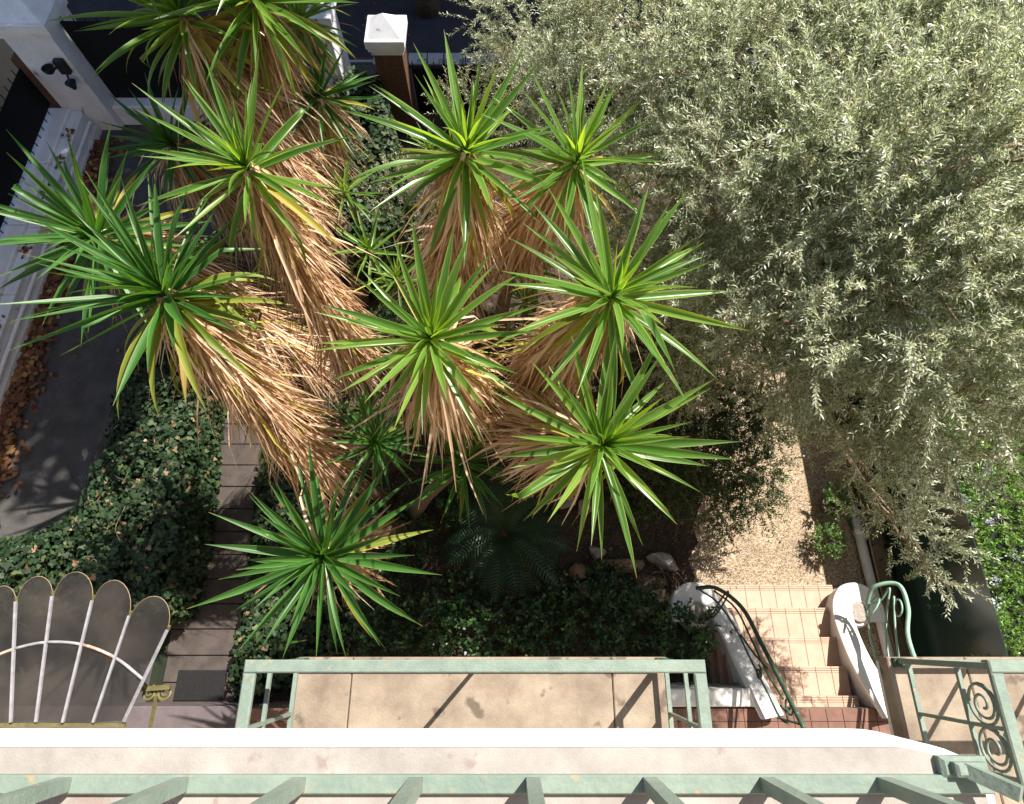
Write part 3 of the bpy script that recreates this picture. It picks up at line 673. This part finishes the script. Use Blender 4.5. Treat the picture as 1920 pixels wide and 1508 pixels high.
    if skirt > 0:
        # hanging dead leaves: folded strands along the upper trunk
        m = strands or int(1150*skirt)
        V = []; Fc = []; rn = []
        cl = [0.]
        for a_, b_ in zip(c[::-1][:-1], c[::-1][1:]): cl.append(cl[-1]+(b_-a_).length)
        cr = c[::-1]; SL = sk_len or cl[-1]*.55
        for i in range(m):
            s = (random.random()**.9)*SL
            k = max(j for j in range(len(cl)-1) if cl[j] <= s); f = (s-cl[k])/(cl[k+1]-cl[k])
            p = cr[k].lerp(cr[k+1], f); dn = (cr[k+1]-cr[k]).normalized()
            dn = (dn*.75+Vector((0,0,-1))*.55).normalized()
            a = random.uniform(0, 2*PI); r0 = Vector((0,0,1)).rotation_difference(-dn) @ Vector((math.cos(a), math.sin(a), 0))
            L = random.uniform(.5,.95)*.95; out = random.uniform(.15,.95)*spread
            if random.random() < .07: out *= 1.8
            wv = random.uniform(.007,.020); wob = Vector((random.gauss(0,.12), random.gauss(0,.12), random.gauss(0,.07)))
            side = dn.cross(r0).normalized(); sdv = (side+r0*random.uniform(-.8,.8)).normalized()
            b0 = len(V); pr = p+r0*trunk_r*.7
            for j in range(4):
                q = j/3
                pos = pr+r0*(out*L*(q-.28*q*q)*1.0)+dn*(L*q*(.55+.45*q))+wob*q*q
                ww = wv*(1-.15*j if j < 3 else .12)
                V += [pos-sdv*ww, pos+dn.cross(sdv)*ww*.5, pos+sdv*ww]
            for j in range(3):
                for e in range(2): Fc.append((b0+j*3+e, b0+j*3+e+1, b0+j*3+e+4, b0+j*3+e+3)); 
            rn += [random.random()]*6
        me = bpy.data.meshes.new('dead_leaf_skirt'); me.from_pydata([tuple(v-base) for v in V], [], Fc)
        at_ = me.attributes.new('rnd','FLOAT','FACE'); at_.data.foreach_set('value', rn); me.materials.append(MATS['dead_leaf']); me.update()
        link('dead_leaf_skirt', me, t, 'stuff')
    return t
def mid3(b, t, k=.5, off=(0,0,0)): return Vector(b).lerp(Vector(t), k)+Vector(off)
yucca('lit yucca with long dead-leaf skirt left of centre', (-2.35,3.7,0), at(640,640,2.4), at(460,308,4.9), .92, 51, 1.35, 3.0, spread=.8, fringe=6)
yucca('tall lit yucca at top centre in front of the olive', (-.85,4.3,0), at(845,560,2.6), at(875,278,5.0), .98, 50, 1.0, 1.9, spread=.85, fringe=6)
yucca('lit yucca whose crown touches the olive at upper right', (-.3,4.3,0), at(965,470,3.0), at(1082,298,4.9), .86, 47, .95, 1.8, spread=.85)
yucca('largest lit yucca crown, right of centre against the olive', (-.4,3.0,0), at(975,720,2.8), at(1150,552,5.1), .95, 51, .9, 1.7, spread=.85, fringe=7)
yucca('lit yucca crown in the middle of the garden', (-1.0,2.4,0), at(870,830,2.6), at(808,634,4.9), .87, 51, .75, .8)
yucca('lit yucca crown lowest on the right, above the rocks', (-.8,2.6,0), at(940,800,2.9), at(1130,832,4.7), .90, 51, .75, 1.2, spread=.9, fringe=12)
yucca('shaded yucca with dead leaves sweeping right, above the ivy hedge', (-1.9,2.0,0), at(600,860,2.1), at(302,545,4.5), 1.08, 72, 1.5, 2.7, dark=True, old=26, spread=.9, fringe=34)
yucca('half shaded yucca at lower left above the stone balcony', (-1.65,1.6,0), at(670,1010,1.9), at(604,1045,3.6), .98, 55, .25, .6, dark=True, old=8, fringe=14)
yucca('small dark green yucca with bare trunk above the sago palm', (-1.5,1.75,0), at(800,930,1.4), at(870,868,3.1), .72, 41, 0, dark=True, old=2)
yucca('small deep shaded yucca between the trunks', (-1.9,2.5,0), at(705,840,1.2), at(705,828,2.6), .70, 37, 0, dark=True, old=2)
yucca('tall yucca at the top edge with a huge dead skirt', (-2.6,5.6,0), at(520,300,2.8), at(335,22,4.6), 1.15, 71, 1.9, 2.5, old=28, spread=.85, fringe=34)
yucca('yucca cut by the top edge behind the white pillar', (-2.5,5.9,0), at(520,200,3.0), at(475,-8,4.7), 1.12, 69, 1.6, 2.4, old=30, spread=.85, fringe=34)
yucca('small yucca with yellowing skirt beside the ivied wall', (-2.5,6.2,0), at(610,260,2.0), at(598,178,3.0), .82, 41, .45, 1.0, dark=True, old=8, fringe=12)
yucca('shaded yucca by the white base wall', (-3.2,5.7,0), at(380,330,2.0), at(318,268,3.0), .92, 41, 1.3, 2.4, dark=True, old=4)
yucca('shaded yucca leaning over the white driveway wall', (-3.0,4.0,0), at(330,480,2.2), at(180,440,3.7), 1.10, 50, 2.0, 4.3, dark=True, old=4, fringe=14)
yucca('yucca behind the tall skirts at the very top', (-2.5,6.3,0), at(560,150,2.4), at(560,30,3.6), .8, 37, .8, 1.4, old=14, fringe=14)
for i, (px, py, z, R, lab) in enumerate([(690,465,1.6,.72,'low bright yucca pup between the two dead skirts'),(1000,505,1.8,.7,'low yucca pup under the upper right crowns'),(645,355,2.0,.6,'thin yucca pup right of the tall skirt'),(805,275,1.4,.55,'low yucca pup left of the top centre crown'),
      (690,650,.8,.6,'low yucca pup under the middle crown'),(745,520,1.4,.65,'low dark yucca pup in the middle of the garden'),(985,560,1.6,.65,'low yucca pup between the centre crowns'),(690,770,1.6,.45,'pale yucca pup under the central dead leaves')]):
    tp = at(px,py,z); yucca(lab, (tp.x,tp.y,0), (tp.x+.04,tp.y,z*.5), tp, R, 26, 0, old=0, trunk_r=.05)

# ---- twiggy crowns
def twig_crown(name, parent, blobs, per, leafL, leafW, m, twigm, nl=26, tl=(.3,.6), droop=.0, upb=.35, shape='rhomb', zmin=-.5, tr=.004, rmin=.35, kind=None, roll=1.2, spray=0):
    P = []; D = []; V = []; F = []; org = parent_world(parent)
    for (c, r) in blobs:
        c = np.array(c); n = int(per*r*r)
        if spray:
            ns = max(1, n//spray); n = ns*spray
            d = sphere_dirs(ns, zmin); rad = r*(rmin+(1-rmin)*RNG.random(ns)**.6)
            p0 = c+d*rad[:, None]*np.array([1,1,.75])
            sd_ = d*.8+RNG.normal(0,.5,(ns,3))+np.array([0,0,upb]); sd_ /= np.linalg.norm(sd_,axis=1,keepdims=True)
            sl = RNG.uniform(.25,.6,ns)
            p0 = np.repeat(p0,spray,0)+np.repeat(sd_*sl[:,None],spray,0)*np.tile(np.linspace(-.5,.7,spray),ns)[:,None]
            t0 = np.repeat(sd_,spray,0)*.9+RNG.normal(0,.42,(n,3)); t0 /= np.linalg.norm(t0,axis=1,keepdims=True)
        else:
            d = sphere_dirs(n, zmin); rad = r*(rmin+(1-rmin)*RNG.random(n)**.6)
            p0 = c+d*rad[:, None]*np.array([1,1,.75])
            t0 = d*.75+RNG.normal(0,.55,(n,3))+np.array([0,0,upb]); t0 /= np.linalg.norm(t0,axis=1,keepdims=True)
        ln = RNG.uniform(tl[0],tl[1],n)
        bendv = RNG.normal(0,.25,(n,3))+np.array([0,0,-droop])
        st = np.linspace(0,1,5)
        K = p0[:,None,:]+t0[:,None,:]*(ln[:,None,None]*st[None,:,None])+bendv[:,None,:]*(ln[:,None,None]*(st**2)[None,:,None])*.6
        # twig: three-sided tube
        tg = np.gradient(K,axis=1); tg /= np.linalg.norm(tg,axis=2,keepdims=True)
        rf = np.array([.3,.5,.81]); A = np.cross(tg,rf); A /= np.linalg.norm(A,axis=2,keepdims=True)+1e-9; Bv = np.cross(tg,A)
        base = sum(len(x) for x in V)
        ring_ = []
        for k in range(3):
            an = 2*PI*k/3; ring_.append(K+(A*math.cos(an)+Bv*math.sin(an))*(tr*(1-.7*st))[None,:,None])
        R_ = np.stack(ring_,2)     # n,5,3,3
        V.append(R_.reshape(-1,3))
        idx = (np.arange(n)*15)[:,None,None]+(np.arange(4)*3)[None,:,None]+np.arange(3)[None,None,:]
        idn = (np.arange(n)*15)[:,None,None]+(np.arange(4)*3)[None,:,None]+((np.arange(3)+1)%3)[None,None,:]
        F.append(np.stack([idx,idn,idn+3,idx+3],-1).reshape(-1,4)+base)
        # leaves in opposite pairs
        for j in range(nl):
            q = .12+.88*(j//2)/(nl/2-1) if nl > 2 else .9
            f = min(q,.999)*4; k = int(f); fr = f-k
            pos = K[:,k]*(1-fr)+K[:,k+1]*fr
            tt = tg[:,k]; an = (j//2)*PI/2+(j%2)*PI+RNG.normal(0,.3,n)
            sd = A[:,k]*np.cos(an)[:,None]+Bv[:,k]*np.sin(an)[:,None]
            P.append(pos); D.append(tt*RNG.uniform(.5,1.1,(n,1))+sd*.75+RNG.normal(0,.15,(n,3)))
    P = np.concatenate(P); D = np.concatenate(D)
    o = leaves(name, P, D, leafL, leafW, m, shape, parent, kind, roll=roll)
    V = np.concatenate(V)-np.array(org); F = np.concatenate(F)
    me = bpy.data.meshes.new('twigs'); me.vertices.add(len(V)); me.vertices.foreach_set('co',V.ravel().astype(np.float32))
    me.loops.add(len(F)*4); me.loops.foreach_set('vertex_index',F.ravel().astype(np.int32)); me.polygons.add(len(F))
    me.polygons.foreach_set('loop_start',np.arange(0,len(F)*4,4,dtype=np.int32)); me.polygons.foreach_set('loop_total',np.full(len(F),4,dtype=np.int32))
    me.materials.append(MATS[twigm]); me.update(); link('twigs', me, parent, 'stuff')
    return o
def bl(l): return [(tuple(at(x,y,z)), r) for x,y,z,r in l]
ot = thing('olive_tree', 'large silvery olive tree filling the upper right', 'olive tree', (3.3,5.2,0))
OB = bl([(1010,40,3.4,.85),(1120,190,3.6,.8),(1230,60,4.3,1.0),(1400,150,4.8,1.05),(1620,60,5.0,1.2),(1850,60,5.2,1.2),(1230,340,3.7,.8),(1420,370,4.6,.95),(1640,310,5.1,1.05),(1860,330,5.3,1.1),
         (1330,540,3.5,.75),(1500,560,4.3,.9),(1720,560,4.8,.95),(1920,600,4.9,.9),(1430,690,2.9,.55),(1580,740,3.5,.6),(1740,770,3.9,.6),(1900,800,3.9,.55),(1640,880,2.9,.38),(1690,980,2.6,.3),(1725,1070,2.4,.16),(1320,660,2.7,.55),(1290,500,2.6,.8),(1100,330,2.4,.6)])
tb = Vector((3.4,5.3,0)); fk = Vector((3.3,5.1,1.6))
MB().tube(curve([tb,(3.45,5.2,.8),fk],6), [.24,.22,.21,.2,.19,.18,.18,.17,.17,.17,.16,.16,.15], 12).build('trunk','bark',ot,smooth=True)
for i,(c,r) in enumerate(OB):
    c = Vector(c); a = curve([fk+Vector((0,0,-.1)), fk.lerp(c,.5)+Vector((random.uniform(-.2,.2),random.uniform(-.2,.2),.15)), c+Vector((0,0,r*.3))],6)
    MB().tube(a, [.085-.07*k/(len(a)-1) for k in range(len(a))], 7).build('limb','bark',ot,smooth=True)
    for s in range(5):
        d = Vector(sphere_dirs(1,-.1)[0]); e = c+d*r*.95; q0_ = a[-1-s] if s < 4 else c
        MB().tube(curve([q0_, q0_.lerp(e,.5)+Vector((0,0,.06)), e],4), [.02-.015*k/8 for k in range(9)], 5).build('branch','twig',ot,smooth=True)
twig_crown('crown', ot, OB, 840, .055, .0118, 'olive_leaf', 'twig', 32, (.22,.48), .25, .35, 'rhomb', -.35, .003, .5, roll=.7, spray=8)

gs1 = thing('grey_shrub', 'silvery shrub behind the iron fence at the top', 'shrub', at(900,200,0))
twig_crown('foliage', gs1, bl([(880,200,1.9,.42),(960,170,1.9,.45),(990,260,1.8,.5),(930,120,2.0,.35),(1000,120,2.2,.5)]), 420, .06, .013, 'grey_leaf', 'twig', 22, (.2,.45), .1, .6)
gs2 = thing('grey_shrub', 'silvery shrub low between the tall skirt and top centre yucca', 'shrub', at(750,400,0))
twig_crown('foliage', gs2, bl([(760,340,1.3,.4),(740,410,1.0,.4),(820,420,1.0,.35),(900,400,1.2,.4)]), 420, .055, .013, 'grey_leaf', 'twig', 22, (.2,.4), .1, .5)

ls = thing('lentisk_shrub', 'dark green shrub drooping over the gravel path', 'shrub', at(1270,850,0))
twig_crown('foliage', ls, bl([(1230,800,1.1,.5),(1310,760,1.3,.5),(1310,850,1.1,.42),(1370,870,1.2,.34),(1410,930,1.0,.26),(1350,950,.8,.28),(1260,900,.8,.4),(1430,880,1.2,.2),(1200,700,1.0,.5),(1290,650,1.2,.5),(1390,770,1.3,.42),(1440,800,1.3,.25)]), 1100, .052, .02, 'lentisk_leaf', 'twig', 22, (.2,.42), .55, .1, 'rhomb')

# broad-leaved shrubs against the terrace
for i,(px,py,z,r,lab) in enumerate([(690,1190,.55,.34,'dark glossy shrub left of the stone balcony, under the lower yucca'),(800,1185,.5,.36,'dark shrub below the left side of the sago palm'),(900,1190,.45,.34,'dark shrub directly below the sago palm'),(1000,1190,.5,.36,'dark shrub below the right side of the sago palm'),
     (850,1120,.35,.3,'low dark shrub left under the sago palm fronds'),(1030,1130,.35,.3,'low dark shrub right under the sago palm fronds'),(1140,1110,.3,.28,'low shrub in front of the long tan rock'),(720,1110,.4,.3,'dark shrub right of the half shaded yucca'),(1110,1160,.6,.36,'glossy green shrub below the round brown rock'),(1200,1180,.6,.36,'glossy green shrub right of centre below the long rock'),(1290,1200,.7,.30,'glossy green shrub touching the left stair wall')]):
    c = at(px,py,z); t = thing('leafy_shrub', lab, 'shrub', (c.x,c.y,0), 'shrubs along the terrace foot')
    twig_crown('foliage', t, [(tuple(c), r), (tuple(c+Vector((.12,.1,-.2))), r*.9)], 420, .065, .036, 'shrub_leaf', 'dry_wood', 12, (.12,.3), .1, .5, 'oval')
for i,(px,py,z,r,lab) in enumerate([(765,1010,.5,.34,'dark undergrowth at the foot of the bare yucca trunk'),(850,940,.5,.32,'dark undergrowth behind the sago palm'),(700,970,.45,.32,'dark undergrowth right of the half shaded yucca crown'),(910,770,.6,.4,'dark undergrowth below the middle yucca skirt'),(1020,770,.6,.4,'dark undergrowth left of the lowest lit crown'),
     (1080,680,.7,.42,'dark undergrowth below the largest lit crown'),(640,820,.5,.36,'dark undergrowth under the sweeping dead leaves'),(760,620,.6,.4,'dark undergrowth between the middle skirts'),(720,420,.7,.45,'dark undergrowth beside the ivy bank'),(1190,930,.35,.3,'low dark undergrowth between the drooping shrub and the rocks')]):
    c = at(px,py,z); t = thing('undergrowth_shrub', lab, 'shrub', (c.x,c.y,0), 'dark undergrowth between the yuccas')
    twig_crown('foliage', t, [(tuple(c), r), (tuple(c+Vector((-.2,.12,-.2))), r*.9)], 380, .075, .03, 'shrub_leaf', 'dry_wood', 14, (.15,.34), .1, .5, 'oval')
sb = thing('round_bush', 'small round bright green bush beside the drain pipe', 'bush', at(1552,1012,0))
twig_crown('foliage', sb, bl([(1552,1015,.22,.2)]), 3800, .035, .014, 'box_leaf', 'twig', 14, (.06,.13), .0, .5, 'oval')
pp = thing('potted_plant', 'dark pot with leafy plant above the round bush', 'potted plant', at(1545,950,0))
pc = at(1548,952,0); MB().lathe([(.10,0),(.14,.2),(.15,.22),(.13,.22),(.12,.18)], pc, 18).build('pot','pot_clay',pp)
twig_crown('foliage', pp, [((pc.x,pc.y,.32),.17)], 1900, .05, .02, 'box_leaf', 'twig', 14, (.08,.2), .1, .5, 'oval')
al = thing('spiky_plant', 'small spiky plant leaning on the drain pipe', 'plant', at(1592,985,0))
for k in range(14):
    o = link('leaf', BLD[k%3], al); a = k*2.4; e = .4+.05*k
    d = Vector((math.cos(a)*math.cos(e), math.sin(a)*math.cos(e), math.sin(e))); q = Vector((1,0,0)).rotation_difference(d)
    o.matrix_local = Matrix.Translation((0,0,.05)) @ q.to_matrix().to_4x4() @ Matrix.Scale(.26,4)
    o.material_slots[0].link = 'OBJECT'; o.material_slots[0].material = MATS['yucca_leaf_shaded']

# neighbour's flowering hedge
hg = thing('plumbago_hedge', 'bright green hedge with pale blue flowers beyond the green fence', 'hedge', (6.4,2,0))
HB = []
for yy in np.arange(-1.2,7,.42):
    for xx in (5.98,6.45,7.0,7.6): HB.append(((xx+random.uniform(-.12,.12), yy+random.uniform(-.15,.15), 1.08+random.uniform(-.15,.2)), random.uniform(.3,.42)))
twig_crown('foliage', hg, HB, 330, .045, .02, 'hedge_leaf', 'twig', 14, (.12,.32), .15, .5, 'oval', -.2)
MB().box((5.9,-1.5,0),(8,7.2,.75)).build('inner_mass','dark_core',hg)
FP = []; FD = []
for k in range(46):
    c = HB[random.randrange(len(HB))]; d = sphere_dirs(1,.3)[0]; d[0] -= .3; ctr = np.array(c[0])+d*(c[1]+.1)
    for j in range(34): FP.append(ctr+RNG.normal(0,.035,3)); FD.append(RNG.normal(0,.6,3)+np.array([0,0,.8]))
leaves('flowers', FP, FD, .028, .026, 'flower', 'oval', hg, 'stuff')

# ---- ivy hedges
def inpoly(p, poly):
    r = False; j = len(poly)-1
    for i in range(len(poly)):
        if (poly[i][1] > p[1]) != (poly[j][1] > p[1]) and p[0] < (poly[j][0]-poly[i][0])*(p[1]-poly[i][1])/(poly[j][1]-poly[i][1])+poly[i][0]: r = not r
        j = i
    return r
def ivy(name, label, poly, h, dens, m='ivy_leaf', size=.085):
    cx = sum(p[0] for p in poly)/len(poly); cy = sum(p[1] for p in poly)/len(poly)
    t = thing(name, label, 'hedge', (cx,cy,0))
    sh = [(cx+(x-cx)*.93, cy+(y-cy)*.96) for x,y in poly]
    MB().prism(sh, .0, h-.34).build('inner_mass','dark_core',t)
    xs = [p[0] for p in poly]; ys = [p[1] for p in poly]; P = []; D = []; U = []
    area = 0
    for i in range(len(poly)): a,b = poly[i],poly[(i+1)%len(poly)]; area += a[0]*b[1]-b[0]*a[1]
    area = abs(area)/2
    while len(P) < area*dens:
        x = random.uniform(min(xs),max(xs)); y = random.uniform(min(ys),max(ys))
        if not inpoly((x,y),poly): continue
        z = h+.09*math.sin(x*5+y*3)+.07*math.sin(y*7-x*4)+.05*math.sin(x*13+1)+random.uniform(-.12,.06)
        P.append((x,y,z)); a = random.uniform(0,2*PI); D.append((math.cos(a),math.sin(a)-.3,random.uniform(-.5,.25))); U.append((0,0,1))
    for i in range(len(poly)):
        a,b = Vector(poly[i]),Vector(poly[(i+1)%len(poly)]); l = (b-a).length; n = Vector((b.y-a.y,-(b.x-a.x))).normalized()
        if inpoly(((a.x+b.x)/2+n.x*.05,(a.y+b.y)/2+n.y*.05),poly): n = -n
        for k in range(int(l*h*dens*.8)):
            p = a.lerp(b,random.random()); z = random.uniform(.02,h); o = random.uniform(-.06,.07)
            P.append((p.x+n.x*o,p.y+n.y*o,z)); D.append((random.gauss(0,.5)+n.x*.3,random.gauss(0,.5)+n.y*.3,-.8)); U.append((n.x,n.y,.5))
    sz = size*RNG.uniform(.5,1.25,len(P))
    leaves('ivy_leaves', P, D, sz, sz*.9, m, 'ivy', t, 'stuff', roll=.55, up=U)
    # bare runners
    mb = MB()
    for k in range(int(area*5)):
        p = Vector(P[random.randrange(int(area*dens))]); pts = [p]
        for j in range(4): pts.append(pts[-1]+Vector((random.gauss(0,.07),random.gauss(0,.09),random.gauss(.004,.02))))
        mb.tube(curve(pts,3),.0035,4)
    mb.build('runners','twig',t,'stuff')
    return t
ivy('ivy_hedge', 'broad ivy hedge between the driveway and the plank walk', [at(*q).to_2d() for q in ((285,640,.95),(215,740,.95),(195,850,.95),(160,930,.95),(100,985,.95),(-60,1040,.95),(-60,1150,.95),(250,1160,.95),(300,1150,.95),(335,1000,.95),(352,850,.95),(372,700,.95),(370,640,.95))], .95, 900)
ivy('ivy_hedge', 'narrow ivy strip right of the plank walk', [at(*q).to_2d() for q in ((520,760,.4),(490,900,.4),(470,1050,.4),(452,1180,.4),(428,1290,.4),(440,1300,.4),(520,1290,.4),(640,1210,.4),(620,1000,.4),(600,800,.4))], .4, 800)
ivy('ivy_hedge', 'dark ivy bank running down from the brick pillar', [(-3.25,9.62),(-2.45,9.62),(-2.2,8.5),(-1.9,7.4),(-1.7,6.4),(-2.3,5.6),(-2.9,6.4),(-3.1,8)], 1.25, 700, size=.095)

# ---- sago palm
def frond(curl):
    v = []; f = []; n = 22
    pts = []
    ang = .75; x = z = 0
    for i in range(n+1):
        pts.append((x,z,ang)); ang -= curl/n; x += math.cos(ang)/n; z += math.sin(ang)/n
    for i,(x,z,a) in enumerate(pts):
        t = i/n
        if i < n:
            b = len(v); x2,z2,_ = pts[i+1]; v += [(x,-.006,z),(x,.006,z),(x2,.006,z2),(x2,-.006,z2)]; f.append((b,b+1,b+2,b+3))
        if t < .1: continue
        l = .135*math.sin(PI*min(1,(t-.06)*1.05))**.6*(1 if t < .8 else (1.25-t)/.45)+.01
        for s in (-1,1):
            b = len(v); tip = (x+math.cos(a)*l*.55-math.sin(a)*.0, s*l, z+math.sin(a)*l*.55+l*.18)
            v += [(x-.012*math.cos(a),0,z-.012*math.sin(a)),(x+.012*math.cos(a),0,z+.012*math.sin(a)), (tip[0]*.45+x*.55+.017,tip[1]*.5,tip[2]*.5+z*.5+.008), tip, (tip[0]*.45+x*.55-.012,tip[1]*.5,tip[2]*.5+z*.5)]; f.append((b,b+1,b+2,b+3,b+4))
    me = bpy.data.meshes.new('frond'); me.from_pydata(v,[],f); me.materials.append(MATS['cycad_leaf']); me.update(); return me
FR = [frond(c) for c in (1.3,1.7,2.1)]
cy0 = at(945,1000,.55)
sg = thing('sago_palm', 'dark sago palm with arching fronds in the shaded bed', 'sago palm', (cy0.x,cy0.y,0))
MB().lathe([(.17,0),(.19,.25),(.15,.46),(.05,.55)], (cy0.x,cy0.y,0), 16).build('trunk','cycad_core',sg)
mbc = MB()
for k in range(60):
    a = random.uniform(0,2*PI); r = random.uniform(.0,.11); p = Vector((cy0.x+r*math.cos(a),cy0.y+r*math.sin(a),.46))
    mbc.tube([p,p+Vector((r*math.cos(a)*.6,r*math.sin(a)*.6,random.uniform(.06,.16)))],[.014,.002],4)
mbc.build('bud_scales','cycad_core',sg)
for k in range(30):
    a = k*2.39996; o = link('frond', FR[k%3], sg); s = random.uniform(.95,1.15)*(1.0 if k > 8 else .85); tilt = random.uniform(-.12,.25)+(.3 if k < 9 else 0)
    o.matrix_local = Matrix.Translation((0,0,.5)) @ Matrix.Rotation(a,4,'Z') @ Matrix.Rotation(-tilt,4,'Y') @ Matrix.Diagonal((s,s,s,1))

# ---- rocks
def rock(label, px, py, size, m, seed, rz=0.):
    import bmesh
    c = at(px,py,size[2]*.4); bm = bmesh.new(); bmesh.ops.create_icosphere(bm, subdivisions=4, radius=1)
    r = random.Random(seed); ws = [(Vector((r.gauss(0,1),r.gauss(0,1),r.gauss(0,1))).normalized(), r.uniform(.5,.85)) for _ in range(15)]
    from mathutils import noise
    for v in bm.verts:
        p = v.co.copy()
        for d,k in ws:
            q = p.dot(d)
            if q > k: p -= d*(q-k)*.97
        p *= 1+.06*noise.noise(p*3.1+Vector((seed,0,0)))+.03*noise.noise(p*9)
        v.co = Vector((p.x*size[0],p.y*size[1],p.z*size[2]))
    me = bpy.data.meshes.new('garden_rock'); bm.to_mesh(me); bm.free(); me.materials.append(MATS[m])
    o = link('garden_rock', me); o.location = (c.x,c.y,size[2]*.55); o.rotation_euler = (0,0,rz)
    me.polygons.foreach_set('use_smooth',[True]*len(me.polygons))
    return tag(o,label,'rock','rocks edging the bed')
rock('round dark brown rock right of the sago palm',1088,1072,(.17,.2,.16),'rock_brown',1)
rock('long tan rock lying between the round and grey rocks',1170,1058,(.38,.13,.16),'rock_brown',2,-.05)
rock('pale grey pointed rock next to the dry vine',1243,1052,(.30,.16,.16),'rock',3,-.4)
rock('grey rock under the dead leaves above the sago palm',1062,942,(.18,.13,.13),'rock',4)
rock('pale rock right below the lowest lit yucca crown',1098,952,(.17,.14,.13),'rock',5)
rock('small brown rock below the round rock',1096,1110,(.13,.12,.10),'rock_brown',6)
rock('pale rock behind the round dark rock',1118,1035,(.16,.12,.12),'rock',8)
# ---- dry vine by the gravel path
vt = thing('dry_vine', 'tangle of bare brown vine stems beside the gravel path', 'vine', at(1275,1080,0))
b0 = at(1268,1090,0)
for k in range(26):
    a = random.uniform(-.6,2.6); p = b0+Vector((random.uniform(-.15,.12),random.uniform(-.25,.3),0)); pts = [p]
    for j in range(5): a += random.gauss(0,.5); pts.append(pts[-1]+Vector((math.cos(a)*.11,math.sin(a)*.11,random.uniform(-.02,.12) if j < 3 else random.uniform(-.1,.04))))
    for q in pts: q.z = max(q.z,.01)
    MB().tube(curve(pts,4),[.011*(1-.85*i/20) for i in range(21)],5).build('stem','dry_wood',vt,smooth=True)

# ---- fallen leaves
def litter(name, label_kind, region, n, L, m='litter_leaf', z=.02, zj=.03, shape='oval'):
    P = []; D = []
    while len(P) < n:
        x,y = region(); a = random.uniform(0,2*PI)
        P.append((x,y,z+random.random()*zj)); D.append((math.cos(a),math.sin(a),random.uniform(-.15,.3)))
    o = leaves(name,P,D,L,L*(.75 if shape == 'oval' else .3),m,shape,None,'stuff',roll=.5); o['label'] = label_kind; o['category'] = 'leaves'; return o
litter('leaf_litter','brown fallen leaves heaped along the foot of the white wall', lambda: (-8.32+abs(random.gauss(0,.20)), random.uniform(0,9.3)), 2600, .11, zj=.09)
litter('leaf_litter','dry brown leaves scattered over the soil of the garden bed', lambda: (random.uniform(-3.4,2.6), random.uniform(-.4,9.3)), 7500, .05, m='soil_leaf', zj=.03, shape='lance')
litter('leaf_litter','few yellow leaves scattered on the driveway asphalt', lambda: (random.uniform(-8,-5.6), random.uniform(.5,8)), 26, .08)
litter('leaf_litter','brown leaves scattered across the shaded street', lambda: (random.uniform(-4,4), random.uniform(11.8,14.5)), 90, .10)
litter('leaf_litter','brown leaf clumps on the white wall coping', lambda: (random.choice([(-8.5,9.0),(-8.52,8.2),(-8.5,6.5),(-8.48,4.6)])[0]+random.gauss(0,.05), random.choice([9.0,8.3,7.6,6.3,4.9])+random.gauss(0,.08)), 70, .08, z=.49)
